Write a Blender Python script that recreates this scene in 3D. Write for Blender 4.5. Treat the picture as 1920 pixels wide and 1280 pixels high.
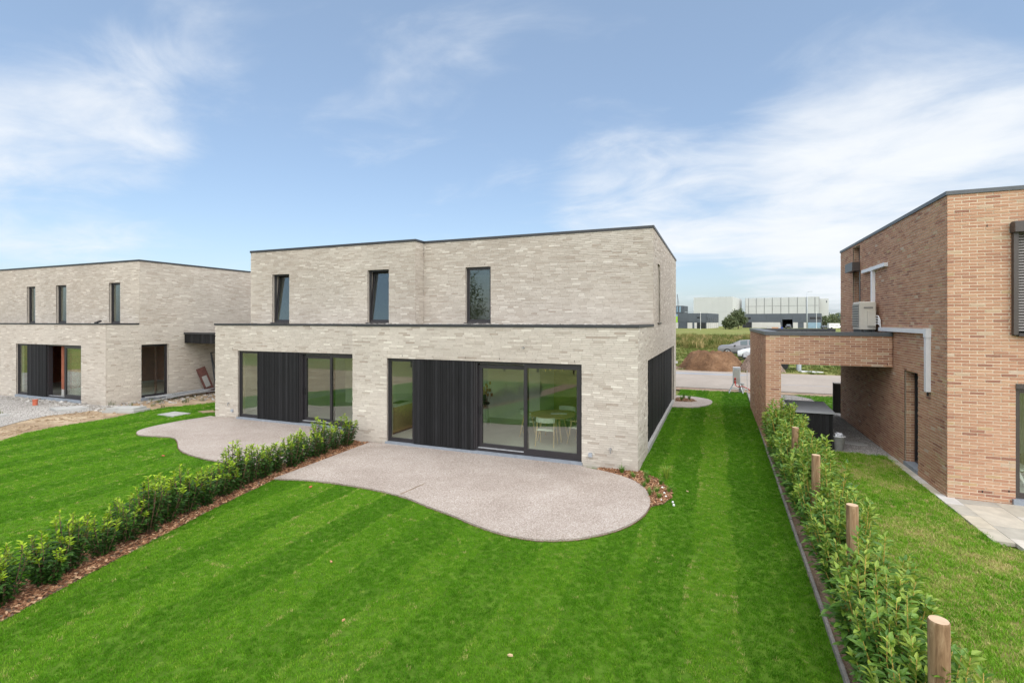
import bpy, bmesh, math, random
import numpy as np
from mathutils import Vector, Matrix, Euler

random.seed(7)
rng = np.random.default_rng(7)
R = math.radians
for o in list(bpy.data.objects):
    bpy.data.objects.remove(o, do_unlink=True)
scene = bpy.context.scene
col = scene.collection

# ------------------------------------------------------------------ camera
CAM_H = 3.5
FPX = 936.83            # focal length in pixels of the 1920 px wide photograph
HOR = 601.66
YAW = R(22.223)
cam_d = bpy.data.cameras.new('camera')
cam_d.sensor_width = 36.0
cam_d.lens = FPX / 1920 * 36.0
cam_d.shift_y = -(640 - HOR) / 1920
cam_d.clip_start = 0.1
cam_d.clip_end = 4000
cam = bpy.data.objects.new('camera', cam_d)
cam.location = (0, 0, CAM_H)
cam.rotation_euler = (R(90), 0, YAW)
col.objects.link(cam)
scene.camera = cam

# ------------------------------------------------------------------ sky, sun, exposure
SUN_EL, SUN_AZ = 48.0, 135.0      # azimuth clockwise from +Y (sun stands behind and right of the camera)
world = bpy.data.worlds.new('World')
scene.world = world
world.use_nodes = True
wn, wl = world.node_tree.nodes, world.node_tree.links
wn.clear()


def wnode(t, **kw):
    n = wn.new(t)
    for k, v in kw.items():
        setattr(n, k, v)
    return n


def wmath(op, a, b=None, clamp=False):
    n = wnode('ShaderNodeMath', operation=op, use_clamp=clamp)
    for i, v in enumerate((a, b)):
        if v is None:
            continue
        if isinstance(v, (int, float)):
            n.inputs[i].default_value = v
        else:
            wl.new(v, n.inputs[i])
    return n.outputs[0]


tc = wnode('ShaderNodeTexCoord')
sky = wnode('ShaderNodeTexSky', sky_type='NISHITA', sun_disc=False)
sky.sun_elevation = R(SUN_EL)
sky.sun_rotation = R(SUN_AZ)
sky.air_density = 1.0
sky.dust_density = 1.4
sky.ozone_density = 1.6
sep = wnode('ShaderNodeSeparateXYZ')
wl.new(tc.outputs['Generated'], sep.inputs[0])
zc = wmath('MAXIMUM', sep.outputs[2], 0.0)
den = wmath('ADD', zc, 0.16)
comb = wnode('ShaderNodeCombineXYZ')
wl.new(wmath('DIVIDE', sep.outputs[0], den), comb.inputs[0])
wl.new(wmath('DIVIDE', sep.outputs[1], den), comb.inputs[1])


def wnoise(scale, detail, rough, dist, loc, scl, rot=0.0):
    mp = wnode('ShaderNodeMapping')
    mp.inputs['Location'].default_value = loc
    mp.inputs['Rotation'].default_value = (0, 0, R(rot))
    mp.inputs['Scale'].default_value = scl
    wl.new(comb.outputs[0], mp.inputs[0])
    n = wnode('ShaderNodeTexNoise')
    n.inputs['Scale'].default_value = scale
    n.inputs['Detail'].default_value = detail
    n.inputs['Roughness'].default_value = rough
    n.inputs['Distortion'].default_value = dist
    wl.new(mp.outputs[0], n.inputs['Vector'])
    return n.outputs['Fac']


big = wnoise(0.62, 5, 0.50, 0.35, (3.1, 7.7, 0), (1.0, 1.7, 1), 28)
fine = wnoise(1.9, 9, 0.60, 0.5, (5.3, 2.9, 0), (1.0, 1.35, 1), 24)


def pixdir(px, py):
    u, v = (px - 960) / FPX, (HOR - py) / FPX
    c, s = math.cos(YAW), math.sin(YAW)
    d = Vector((-s + u * c, c + u * s, v))
    return d.normalized()


def bank(px, py, a_in, a_out, w):          # a cloud bank standing in one part of the sky
    d = pixdir(px, py)
    n = wnode('ShaderNodeVectorMath', operation='DOT_PRODUCT')
    wl.new(tc.outputs['Generated'], n.inputs[0])
    n.inputs[1].default_value = d
    m = wnode('ShaderNodeMapRange', interpolation_type='SMOOTHSTEP')
    m.inputs['From Min'].default_value = math.cos(R(a_out))
    m.inputs['From Max'].default_value = math.cos(R(a_in))
    m.inputs['To Max'].default_value = w
    wl.new(n.outputs['Value'], m.inputs['Value'])
    return m.outputs[0]


banks = wmath('ADD', bank(110, 280, 1, 13, 0.27), bank(1680, 345, 2, 19, 0.40))
banks = wmath('ADD', banks, bank(1200, 400, 1, 12, 0.25))
banks = wmath('ADD', banks, bank(330, 130, 1, 10, 0.10))
cl = wmath('ADD', wmath('MULTIPLY', big, 0.75), wmath('MULTIPLY', fine, 0.58))
cl = wmath('ADD', cl, banks)
cov = wnode('ShaderNodeMapRange', interpolation_type='SMOOTHSTEP')
cov.inputs['From Min'].default_value = 0.70
cov.inputs['From Max'].default_value = 1.14
wl.new(cl, cov.inputs['Value'])
shade = wnoise(2.4, 5, 0.6, 0.3, (9, 4, 0), (1, 1.6, 1), 20)
ccol = wnode('ShaderNodeMix', data_type='RGBA')
ccol.inputs['A'].default_value = (4.7, 5.0, 5.4, 1)
ccol.inputs['B'].default_value = (5.6, 5.75, 5.9, 1)
wl.new(shade, ccol.inputs['Factor'])
veil = wnode('ShaderNodeMix', data_type='RGBA')        # thin high veil over the whole sky
veil.inputs['Factor'].default_value = 0.38
veil.inputs['B'].default_value = (2.7, 3.65, 4.9, 1)
wl.new(sky.outputs[0], veil.inputs['A'])
mixs = wnode('ShaderNodeMix', data_type='RGBA')
wl.new(cov.outputs[0], mixs.inputs['Factor'])
wl.new(veil.outputs['Result'], mixs.inputs['A'])
wl.new(ccol.outputs['Result'], mixs.inputs['B'])
bg = wnode('ShaderNodeBackground')
bg.inputs['Strength'].default_value = 0.05
wl.new(mixs.outputs['Result'], bg.inputs['Color'])
wout = wnode('ShaderNodeOutputWorld')
wl.new(bg.outputs[0], wout.inputs[0])

sun_d = bpy.data.lights.new('sun', 'SUN')
sun_d.energy = 1.75
sun_d.angle = R(140)
sun_d.color = (1.0, 0.94, 0.85)
sun = bpy.data.objects.new('sun', sun_d)
sd = Vector((math.sin(R(SUN_AZ)) * math.cos(R(SUN_EL)), math.cos(R(SUN_AZ)) * math.cos(R(SUN_EL)), math.sin(R(SUN_EL))))
sun.rotation_euler = (-sd).to_track_quat('-Z', 'Y').to_euler()
sun.location = sd * 60
col.objects.link(sun)

scene.view_settings.view_transform = 'Standard'
scene.view_settings.look = 'None'
scene.view_settings.exposure = 1.85
scene.view_settings.gamma = 1.0
scene.view_settings.use_curve_mapping = False
scene.render.engine = 'CYCLES'
scene.cycles.max_bounces = 6
scene.cycles.transparent_max_bounces = 14
scene.cycles.caustics_reflective = False
scene.cycles.caustics_refractive = False

# ------------------------------------------------------------------ materials
MATS = {}


def nodes_of(name):
    m = bpy.data.materials.new(name)
    m.use_nodes = True
    nt = m.node_tree
    nt.nodes.clear()
    out = nt.nodes.new('ShaderNodeOutputMaterial')
    b = nt.nodes.new('ShaderNodeBsdfPrincipled')
    nt.links.new(b.outputs[0], out.inputs[0])
    MATS[name] = m
    return m, nt, b, out


def ramp(nt, fac, stops):
    r = nt.nodes.new('ShaderNodeValToRGB')
    el = r.color_ramp.elements
    while len(el) < len(stops):
        el.new(0.5)
    for e, (p, c) in zip(el, stops):
        e.position = p
        e.color = (*c, 1)
    nt.links.new(fac, r.inputs[0])
    return r.outputs[0]


def tex(nt, scale, detail=4, rough=0.55, scl=None, kind='noise', dist=0.0, rot=None):
    tcn = nt.nodes.new('ShaderNodeTexCoord')
    v = tcn.outputs['Object']
    if scl or rot:
        mp = nt.nodes.new('ShaderNodeMapping')
        if scl:
            mp.inputs['Scale'].default_value = scl
        if rot:
            mp.inputs['Rotation'].default_value = rot
        nt.links.new(v, mp.inputs[0])
        v = mp.outputs[0]
    if kind == 'noise':
        n = nt.nodes.new('ShaderNodeTexNoise')
        n.inputs['Detail'].default_value = detail
        n.inputs['Roughness'].default_value = rough
        n.inputs['Distortion'].default_value = dist
        o = n.outputs['Fac']
    else:
        n = nt.nodes.new('ShaderNodeTexVoronoi')
        o = n.outputs['Color'] if kind == 'cell' else n.outputs['Distance']
    n.inputs['Scale'].default_value = scale
    nt.links.new(v, n.inputs['Vector'])
    return o


def mixc(nt, fac, a, b, blend='MIX'):
    m = nt.nodes.new('ShaderNodeMix')
    m.data_type = 'RGBA'
    m.blend_type = blend
    for k, v in (('Factor', fac), ('A', a), ('B', b)):
        if isinstance(v, (int, float)):
            m.inputs[k].default_value = v
        elif isinstance(v, tuple):
            m.inputs[k].default_value = (*v, 1)
        else:
            nt.links.new(v, m.inputs[k])
    return m.outputs['Result']


def bump(nt, b, h, strength=0.3, dist=0.01):
    n = nt.nodes.new('ShaderNodeBump')
    n.inputs['Strength'].default_value = strength
    n.inputs['Distance'].default_value = dist
    nt.links.new(h, n.inputs['Height'])
    nt.links.new(n.outputs[0], b.inputs['Normal'])


def pm(name, base, rough=0.7, var=0.12, scale=6.0, scl=None, metal=0.0, bmp=0.0, bscale=60, bdist=0.004, spec=0.5):
    """plain procedural material: base colour broken up by noise, optional fine relief"""
    m, nt, b, out = nodes_of(name)
    f = tex(nt, scale, 6, 0.62, scl)
    lo = tuple(c * (1 - var) for c in base)
    hi = tuple(min(1, c * (1 + var)) for c in base)
    nt.links.new(ramp(nt, f, [(0.3, lo), (0.7, hi)]), b.inputs['Base Color'])
    b.inputs['Roughness'].default_value = rough
    b.inputs['Metallic'].default_value = metal
    b.inputs['Specular IOR Level'].default_value = spec
    if bmp:
        bump(nt, b, tex(nt, bscale, 4, 0.6, scl), bmp, bdist)
    return m


def tinted(name, stops, rough=0.85, grain=0.10, gscale=25, gscl=None, attr='tint', bmp=0.3, spec=0.3, atype='GEOMETRY', trans=0.0, blotch=0.0):
    """colour picked per piece from a stored attribute, with grain on top"""
    m, nt, b, out = nodes_of(name)
    a = nt.nodes.new('ShaderNodeAttribute')
    a.attribute_name = attr
    a.attribute_type = atype
    c = ramp(nt, a.outputs['Fac'], stops)
    if grain:
        g = tex(nt, gscale, 5, 0.65, gscl)
        gr = ramp(nt, g, [(0.25, (1 - grain * 2,) * 3), (0.75, (1 + grain * 0.6,) * 3)])
        c = mixc(nt, 1.0, c, gr, 'MULTIPLY')
    if blotch:
        g2 = tex(nt, 0.55, 4, 0.6)
        gr2 = ramp(nt, g2, [(0.32, (1 - blotch,) * 3), (0.68, (1 + blotch * 0.4,) * 3)])
        c = mixc(nt, 1.0, c, gr2, 'MULTIPLY')
    nt.links.new(c, b.inputs['Base Color'])
    b.inputs['Roughness'].default_value = rough
    b.inputs['Specular IOR Level'].default_value = spec
    if bmp:
        bump(nt, b, tex(nt, 90, 4, 0.6), bmp, 0.003)
    if trans:
        tr = nt.nodes.new('ShaderNodeBsdfTranslucent')
        nt.links.new(c, tr.inputs['Color'])
        mx = nt.nodes.new('ShaderNodeMixShader')
        mx.inputs[0].default_value = trans
        nt.links.new(b.outputs[0], mx.inputs[1])
        nt.links.new(tr.outputs[0], mx.inputs[2])
        nt.links.new(mx.outputs[0], out.inputs[0])
    return m


# masonry
tinted('grey_brick', [(0.0, (.35, .285, .23)), (.12, (.45, .395, .335)), (.5, (.55, .50, .435)), (.82, (.61, .56, .49)), (.93, (.66, .615, .54)), (1.0, (.75, .71, .625))],
       grain=.10, gscale=9, gscl=(1, 1, 6), blotch=.10)
pm('grey_mortar', (.47, .425, .365), .95, .12, 12)
tinted('red_brick', [(0.0, (.29, .14, .095)), (.15, (.37, .18, .12)), (.5, (.475, .255, .16)), (.8, (.535, .315, .205)), (.92, (.50, .34, .19)), (1.0, (.58, .45, .36))],
       grain=.12, gscale=14, gscl=(1, 1, 3), blotch=.12)
pm('red_mortar', (.63, .545, .42), .95, .10, 12)
pm('hollow_brick', (.26, .085, .045), .9, .25, 4, bmp=.3)
pm('bluestone', (.23, .26, .30), .6, .12, 9)
pm('light_stone', (.36, .36, .345), .75, .15, 3)
pm('anthracite', (.030, .031, .034), .45, .12, 9)
pm('lid_grey', (.30, .31, .325), .5, .12, 5)
pm('anthracite_light', (.075, .083, .092), .45, .12, 5)
pm('frame_black', (.026, .024, .027), .38, .10, 8)
pm('frame_brown', (.055, .044, .040), .40, .10, 8)
pm('gap_black', (.010, .010, .011), .8, .1, 8)
pm('roof_grey', (.17, .18, .20), .7, .35, 3)
pm('roof_membrane', (.022, .022, .024), .8, .2, 3)
pm('white_wall', (.82, .82, .79), .8, .04, 2)
pm('white_plastic', (.72, .73, .76), .4, .04, 4)
pm('room_floor', (.58, .57, .54), .45, .12, 1.2)
pm('oak', (.52, .37, .18), .5, .18, 7, (1, 1, 6))
pm('oak_pale', (.55, .40, .23), .5, .12, 7, (1, 1, 6))
pm('worktop', (.70, .71, .70), .35, .05, 6)
pm('seat_fabric', (.62, .63, .57), .9, .08, 30)
pm('black_plastic', (.012, .012, .013), .5, .1, 9)
pm('brass', (.62, .45, .16), .3, .1, 9, metal=.8)
pm('steel', (.46, .47, .49), .35, .1, 9, metal=.8)
pm('galvanised', (.50, .52, .54), .5, .18, 7, metal=.45)
pm('ac_cream', (.55, .52, .45), .5, .06, 4)
pm('ac_dark', (.20, .20, .19), .6, .1, 9)
pm('insulation_white', (.74, .74, .74), .6, .05, 5)
pm('socket_grey', (.33, .36, .40), .5, .1, 9)
tinted('black_wood', [(0, (.006, .006, .0065)), (.5, (.014, .014, .015)), (1, (.034, .034, .037))], rough=.72, grain=.25, gscale=7, gscl=(6, 6, .35), bmp=.35, spec=.25)
pm('shutter_slat', (.165, .155, .15), .45, .08, 6)
# ground covers
m, nt, b, out = nodes_of('aggregate')               # washed concrete with fine pinkish pebbles
v1 = tex(nt, 95, kind='cell')
sepc = nt.nodes.new('ShaderNodeSeparateColor')
nt.links.new(v1, sepc.inputs[0])
c = ramp(nt, sepc.outputs[0], [(0, (.20, .15, .125)), (.3, (.295, .25, .217)), (.7, (.375, .332, .295)), (1, (.52, .48, .44))])
f2 = tex(nt, .75, 6, .68, dist=.6)
c = mixc(nt, 1, c, ramp(nt, f2, [(.30, (.84, .81, .79)), (.52, (1, .99, .98)), (.72, (1.14, 1.15, 1.16))]), 'MULTIPLY')
f3 = tex(nt, 26, 3, .7)
c = mixc(nt, 1, c, ramp(nt, f3, [(.3, (.86, .85, .84)), (.7, (1.08, 1.08, 1.08))]), 'MULTIPLY')
nt.links.new(c, b.inputs['Base Color'])
b.inputs['Roughness'].default_value = .85
bump(nt, b, v1, .35, .004)


def ground_mat(name, stops, scale, fine, fstops, rough=.95, bm=.4, bs=30, bd=.02, detail=8, dist=0.3):
    m, nt, b, out = nodes_of(name)
    c = ramp(nt, tex(nt, scale, detail, .62, dist=dist), stops)
    c = mixc(nt, 1, c, ramp(nt, tex(nt, fine, 4, .7), fstops), 'MULTIPLY')
    nt.links.new(c, b.inputs['Base Color'])
    b.inputs['Roughness'].default_value = rough
    b.inputs['Specular IOR Level'].default_value = .2
    bump(nt, b, tex(nt, bs, 5, .65), bm, bd)


FS = [(.3, (.72,) * 3), (.7, (1.18,) * 3)]
ground_mat('field', [(.25, (.13, .155, .035)), (.45, (.20, .20, .06)), (.6, (.15, .19, .04)), (.75, (.30, .25, .10))], .06, 1.1, FS)
ground_mat('turf_soil', [(.3, (.060, .13, .008)), (.7, (.085, .17, .012))], 1.0, 14, FS)
ground_mat('dry_turf_soil', [(.3, (.13, .15, .03)), (.5, (.20, .19, .06)), (.7, (.10, .14, .025))], 1.1, 14, FS)
ground_mat('sand_dirt', [(.25, (.22, .15, .095)), (.5, (.36, .27, .175)), (.72, (.50, .41, .29))], .9, 9, FS, bm=.6, bd=.05)
ground_mat('grey_gravel', [(.3, (.34, .32, .295)), (.7, (.49, .47, .44))], .7, 45, [(.3, (.55,) * 3), (.7, (1.25,) * 3)], bm=.8, bs=60)
ground_mat('drive_gravel', [(.3, (.26, .25, .24)), (.7, (.40, .385, .37))], .8, 42, [(.3, (.5,) * 3), (.7, (1.3,) * 3)], bm=.8, bs=60)
ground_mat('hedge_soil', [(.3, (.16, .11, .075)), (.7, (.30, .22, .155))], 3, 20, FS, bm=.8, bs=40)
ground_mat('rim_soil', [(.3, (.12, .065, .04)), (.7, (.22, .13, .085))], 6, 30, FS)
ground_mat('road_concrete', [(.3, (.285, .25, .215)), (.7, (.355, .31, .27))], .35, 6, [(.3, (.9,) * 3), (.7, (1.06,) * 3)], bm=.15)
ground_mat('asphalt_patch', [(.3, (.24, .25, .275)), (.7, (.32, .335, .36))], .5, 8, [(.3, (.88,) * 3), (.7, (1.1,) * 3)], bm=.15)
ground_mat('verge_brown', [(.3, (.24, .17, .12)), (.7, (.36, .27, .19))], 1.5, 9, FS)
ground_mat('concrete_edge', [(.3, (.20, .185, .165)), (.7, (.31, .285, .255))], 2.5, 30, FS, bm=.4)
ground_mat('earth_brown', [(.3, (.12, .066, .036)), (.55, (.19, .108, .06)), (.75, (.28, .175, .105))], .9, 7, FS, bm=1, bs=6, bd=.12)
ground_mat('rubble_brown', [(.3, (.16, .11, .085)), (.7, (.31, .235, .19))], 2.5, 9, [(.3, (.5,) * 3), (.7, (1.4,) * 3)], bm=1, bs=7, bd=.1)
tinted('paving_slab', [(0, (.37, .36, .32)), (.35, (.46, .435, .37)), (.7, (.53, .48, .38)), (1, (.57, .56, .53))], rough=.7, grain=.14, gscale=3.5, bmp=.25)
tinted('bark', [(0, (.095, .042, .022)), (.4, (.23, .105, .053)), (.75, (.36, .19, .10)), (1, (.54, .36, .22))], rough=.9, grain=.1)
tinted('stones', [(0, (.23, .21, .185)), (.5, (.36, .34, .31)), (1, (.54, .52, .49))], rough=.9, grain=.12)
# plants
tinted('pebble', [(0, (.17, .16, .15)), (.5, (.30, .285, .265)), (1, (.46, .44, .41))], rough=.9, grain=0, attr='gt', atype='INSTANCER', bmp=0)
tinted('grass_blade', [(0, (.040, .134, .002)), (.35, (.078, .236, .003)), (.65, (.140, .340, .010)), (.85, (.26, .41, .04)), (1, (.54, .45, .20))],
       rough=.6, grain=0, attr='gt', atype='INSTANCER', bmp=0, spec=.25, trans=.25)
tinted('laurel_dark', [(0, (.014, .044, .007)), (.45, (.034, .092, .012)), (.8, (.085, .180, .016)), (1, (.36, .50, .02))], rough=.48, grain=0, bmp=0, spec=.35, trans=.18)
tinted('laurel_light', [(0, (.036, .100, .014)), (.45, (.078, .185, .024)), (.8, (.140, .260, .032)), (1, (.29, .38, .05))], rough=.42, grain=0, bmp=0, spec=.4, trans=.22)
tinted('weed', [(0, (.05, .085, .015)), (.4, (.12, .15, .03)), (.65, (.26, .22, .08)), (1, (.45, .34, .16))], rough=.8, grain=0, attr='gt', atype='INSTANCER', bmp=0, trans=.2)
tinted('tree_leaf', [(0, (.045, .070, .030)), (.5, (.105, .135, .062)), (1, (.20, .225, .11))], rough=.6, grain=0, bmp=0, trans=.15)
pm('stem_brown', (.14, .085, .05), .85, .2, 20)
pm('stem_yellow', (.42, .29, .06), .7, .2, 20)
pm('tree_bark', (.11, .085, .06), .9, .25, 6)
m, nt, b, out = nodes_of('post_wood')
c = ramp(nt, tex(nt, 26, 6, .65, (1, 1, .10), dist=1.2), [(.30, (.085, .045, .022)), (.46, (.215, .125, .062)), (.60, (.31, .20, .11)), (.72, (.42, .31, .20))])
nt.links.new(c, b.inputs['Base Color'])
b.inputs['Roughness'].default_value = .8
bump(nt, b, tex(nt, 14, 6, .6, (1, 1, .1)), .4, .01)
pm('post_end', (.50, .36, .24), .85, .15, 14)
# street and far things
pm('clad_grey', (.46, .475, .465), .6, .03, .2)
pm('clad_grey_side', (.50, .515, .50), .6, .04, .3, (1, 1, .05))
pm('clad_joint', (.26, .27, .27), .7, .05, 1)
pm('clad_dark', (.072, .086, .105), .55, .10, .25)
pm('clad_dark2', (.060, .072, .090), .55, .10, .25)
pm('plinth_grey', (.52, .51, .49), .8, .08, .3)
pm('dark_window', (.018, .020, .026), .15, .1, 1)
pm('window_blue', (.22, .33, .42), .15, .1, 1)
pm('pole_grey', (.36, .40, .44), .5, .08, 3)
pm('car_grey', (.21, .21, .225), .32, .05, 2, metal=.3)
pm('car_white', (.66, .68, .71), .25, .03, 2)
pm('car_glass', (.07, .10, .11), .08, .1, 2)
pm('tyre', (.018, .018, .019), .85, .1, 9)
pm('rim', (.55, .56, .57), .35, .08, 6, metal=.6)
pm('trim_black', (.016, .016, .017), .5, .1, 6)
pm('lamp_clear', (.70, .73, .76), .15, .05, 6)
pm('red_plastic', (.45, .045, .035), .5, .1, 8)
pm('orange_plastic', (.45, .11, .055), .6, .1, 8)
pm('blue_plastic', (.03, .06, .33), .5, .1, 6)
pm('sign_green', (.28, .48, .04), .6, .1, 1)
pm('print_grey', (.20, .22, .25), .7, .1, 4)
pm('rust_board', (.13, .055, .045), .8, .45, 5)
pm('wood_crate', (.48, .25, .13), .8, .2, 2)
pm('roof_tile', (.20, .10, .07), .8, .2, 3)
pm('render_beige', (.50, .42, .33), .85, .08, 1)
pm('paper', (.72, .72, .70), .8, .1, 12)

m, nt, b, out = nodes_of('glass')                   # double glazing: clear, greenish, mirroring the garden
nt.nodes.remove(b)
lw = nt.nodes.new('ShaderNodeLayerWeight')
pw = nt.nodes.new('ShaderNodeMath')
pw.operation = 'POWER'
pw.inputs[1].default_value = 4.0
nt.links.new(lw.outputs['Facing'], pw.inputs[0])
fmul = nt.nodes.new('ShaderNodeMath')
fmul.operation = 'MULTIPLY_ADD'
fmul.inputs[1].default_value = 0.85
fmul.inputs[2].default_value = 0.125
fmul.use_clamp = True
nt.links.new(pw.outputs[0], fmul.inputs[0])
tr = nt.nodes.new('ShaderNodeBsdfTransparent')
tr.inputs[0].default_value = (.93, .97, .92, 1)
gl = nt.nodes.new('ShaderNodeBsdfGlossy')
gl.inputs['Roughness'].default_value = 0.0
gl.inputs['Color'].default_value = (.97, 1, .98, 1)
mx = nt.nodes.new('ShaderNodeMixShader')
nt.links.new(fmul.outputs[0], mx.inputs[0])
nt.links.new(tr.outputs[0], mx.inputs[1])
nt.links.new(gl.outputs[0], mx.inputs[2])
nt.links.new(mx.outputs[0], out.inputs[0])

# ------------------------------------------------------------------ helpers
WL = {}                                             # world offset of each object's frame
STRUCT = 'structure'


class MB:
    """collects simple solids and links them as ONE mesh object"""

    def __init__(s):
        s.v, s.f, s.t = [], [], []
        s.smooth = False

    def add(s, verts, faces, tint=0.5):
        o = len(s.v)
        s.v.extend(tuple(p) for p in verts)
        for f in faces:
            s.f.append(tuple(i + o for i in f))
            s.t.append(tint)
        return s

    def box(s, x0, x1, y0, y1, z0, z1, tint=0.5):
        return s.add([(x0, y0, z0), (x1, y0, z0), (x1, y1, z0), (x0, y1, z0), (x0, y0, z1), (x1, y0, z1), (x1, y1, z1), (x0, y1, z1)],
                     [(0, 3, 2, 1), (4, 5, 6, 7), (0, 1, 5, 4), (1, 2, 6, 5), (2, 3, 7, 6), (3, 0, 4, 7)], tint)

    def bevbox(s, x0, x1, y0, y1, z0, z1, b=.02, tint=.5):
        """box with chamfered vertical edges and chamfered top"""
        ring = [(x0 + b, y0), (x1 - b, y0), (x1, y0 + b), (x1, y1 - b), (x1 - b, y1), (x0 + b, y1), (x0, y1 - b), (x0, y0 + b)]
        cx, cy = (x0 + x1) / 2, (y0 + y1) / 2
        inn = [(x + (b if x < cx else -b), y + (b if y < cy else -b)) for x, y in ring]
        vs = [(x, y, z0) for x, y in ring] + [(x, y, z1 - b) for x, y in ring] + [(x, y, z1) for x, y in inn]
        fs = [tuple(range(7, -1, -1)), tuple(range(16, 24))]
        for k in (0, 8):
            fs += [(k + i, k + (i + 1) % 8, k + 8 + (i + 1) % 8, k + 8 + i) for i in range(8)]
        return s.add(vs, fs, tint)

    def obox(s, c, ax, hs, tint=.5):
        """box from a centre, three axes and half sizes"""
        c = Vector(c)
        a, b, d = [Vector(v).normalized() * h for v, h in zip(ax, hs)]
        vs = [c + sx * a + sy * b + sz * d for sz in (-1, 1) for sx, sy in ((-1, -1), (1, -1), (1, 1), (-1, 1))]
        return s.add(vs, [(0, 3, 2, 1), (4, 5, 6, 7), (0, 1, 5, 4), (1, 2, 6, 5), (2, 3, 7, 6), (3, 0, 4, 7)], tint)

    def bar(s, p, q, w, h, up=(0, 0, 1), tint=.5):
        p, q = Vector(p), Vector(q)
        d = q - p
        side = d.cross(Vector(up))
        if side.length < 1e-5:
            side = d.cross(Vector((1, 0, 0)))
        u = side.cross(d)
        return s.obox((p + q) / 2, (d, side, u), (d.length / 2, w / 2, h / 2), tint)

    def cyl(s, p, q, r0, r1=None, n=12, cap=True, tint=.5):
        p, q = Vector(p), Vector(q)
        r1 = r0 if r1 is None else r1
        d = (q - p).normalized()
        a = d.orthogonal().normalized()
        b = d.cross(a)
        vs = []
        for c, r in ((p, r0), (q, r1)):
            for i in range(n):
                t = 2 * math.pi * i / n
                vs.append(c + r * (math.cos(t) * a + math.sin(t) * b))
        fs = [(i, (i + 1) % n, n + (i + 1) % n, n + i) for i in range(n)]
        if cap:
            fs += [tuple(range(n - 1, -1, -1)), tuple(range(n, 2 * n))]
        return s.add(vs, fs, tint)

    def tube(s, pts, rad, n=8, tint=.5):
        pts = [Vector(p) for p in pts]
        rs = rad if isinstance(rad, (list, tuple)) else [rad] * len(pts)
        vs = []
        ref = Vector((.31, .17, .93))
        for i, p in enumerate(pts):
            d = (pts[min(i + 1, len(pts) - 1)] - pts[max(i - 1, 0)]).normalized()
            a = d.cross(ref).normalized()
            b = d.cross(a)
            for k in range(n):
                t = 2 * math.pi * k / n
                vs.append(p + rs[i] * (math.cos(t) * a + math.sin(t) * b))
        fs = []
        for i in range(len(pts) - 1):
            for k in range(n):
                k2 = (k + 1) % n
                fs.append((i * n + k, i * n + k2, (i + 1) * n + k2, (i + 1) * n + k))
        fs += [tuple(range(n - 1, -1, -1)), tuple(range((len(pts) - 1) * n, len(pts) * n))]
        return s.add(vs, fs, tint)

    def prism(s, poly, z0, z1, tint=.5):
        n = len(poly)
        vs = [(x, y, z0) for x, y in poly] + [(x, y, z1) for x, y in poly]
        fs = [tuple(range(n - 1, -1, -1)), tuple(range(n, 2 * n))] + [(i, (i + 1) % n, n + (i + 1) % n, n + i) for i in range(n)]
        return s.add(vs, fs, tint)

    def build(s, name, mat, parent=None, label=None, cat=None, group=None, kind=None, smooth=None, normals=True):
        off = WL.get(parent.name, Vector((0, 0, 0))) if parent else Vector((0, 0, 0))
        loc = Vector((0, 0, 0))
        if parent is None and s.v:
            a = np.array([tuple(v) for v in s.v])
            loc = Vector(((a[:, 0].min() + a[:, 0].max()) / 2, (a[:, 1].min() + a[:, 1].max()) / 2, a[:, 2].min()))
            off = loc
        me = bpy.data.meshes.new(name)
        me.from_pydata([(v[0] - off.x, v[1] - off.y, v[2] - off.z) for v in s.v], [], s.f)
        at = me.attributes.new('tint', 'FLOAT', 'FACE')
        at.data.foreach_set('value', np.array(s.t, dtype=np.float32))
        if normals:
            bm_ = bmesh.new()
            bm_.from_mesh(me)
            bmesh.ops.recalc_face_normals(bm_, faces=bm_.faces)
            bm_.to_mesh(me)
            bm_.free()
        if smooth if smooth is not None else s.smooth:
            me.polygons.foreach_set('use_smooth', [True] * len(me.polygons))
        me.materials.append(MATS[mat])
        me.update()
        o = bpy.data.objects.new(name, me)
        col.objects.link(o)
        if parent:
            o.parent = parent
        else:
            o.location = loc
        WL[o.name] = off
        tag(o, label, cat, group, kind)
        return o


def tag(o, label=None, cat=None, group=None, kind=None):
    for k, v in (('label', label), ('category', cat), ('group', group), ('kind', kind)):
        if v:
            o[k] = v
    return o


def thing(name, loc, label, cat, group=None):
    o = bpy.data.objects.new(name, None)
    o.empty_display_size = .2
    o.location = loc
    col.objects.link(o)
    WL[o.name] = Vector(loc)
    return tag(o, label, cat, group)


def copy_tree(o, parent=None):
    c_ = o.copy()
    col.objects.link(c_)
    if parent:
        c_.parent = parent
    for ch in list(o.children):
        copy_tree(ch, c_)
    return c_


def part_group(name, parent):
    """an empty part that only holds sub-parts"""
    o = bpy.data.objects.new(name, None)
    o.empty_display_size = .1
    o.parent = parent
    col.objects.link(o)
    WL[o.name] = WL[parent.name]
    return o


def P(X, Y, Z):
    c, s = math.cos(YAW), math.sin(YAW)
    D = -s * X + c * Y
    if D < .1:
        return None
    return 960 + FPX * (c * X + s * Y) / D, HOR - FPX * (Z - CAM_H) / D, D


def at(px, py, D):
    c, s = math.cos(YAW), math.sin(YAW)
    u, v = (px - 960) / FPX, (HOR - py) / FPX
    return Vector((D * (-s + u * c), D * (c + u * s), CAM_H + D * v))


def inpoly(x, y, poly):
    """vectorised point in polygon"""
    inside = np.zeros(len(x), bool)
    n = len(poly)
    j = n - 1
    for i in range(n):
        xi, yi = poly[i]
        xj, yj = poly[j]
        cnd = ((yi > y) != (yj > y)) & (x < (xj - xi) * (y - yi) / (yj - yi + 1e-12) + xi)
        inside ^= cnd
        j = i
    return inside


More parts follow.
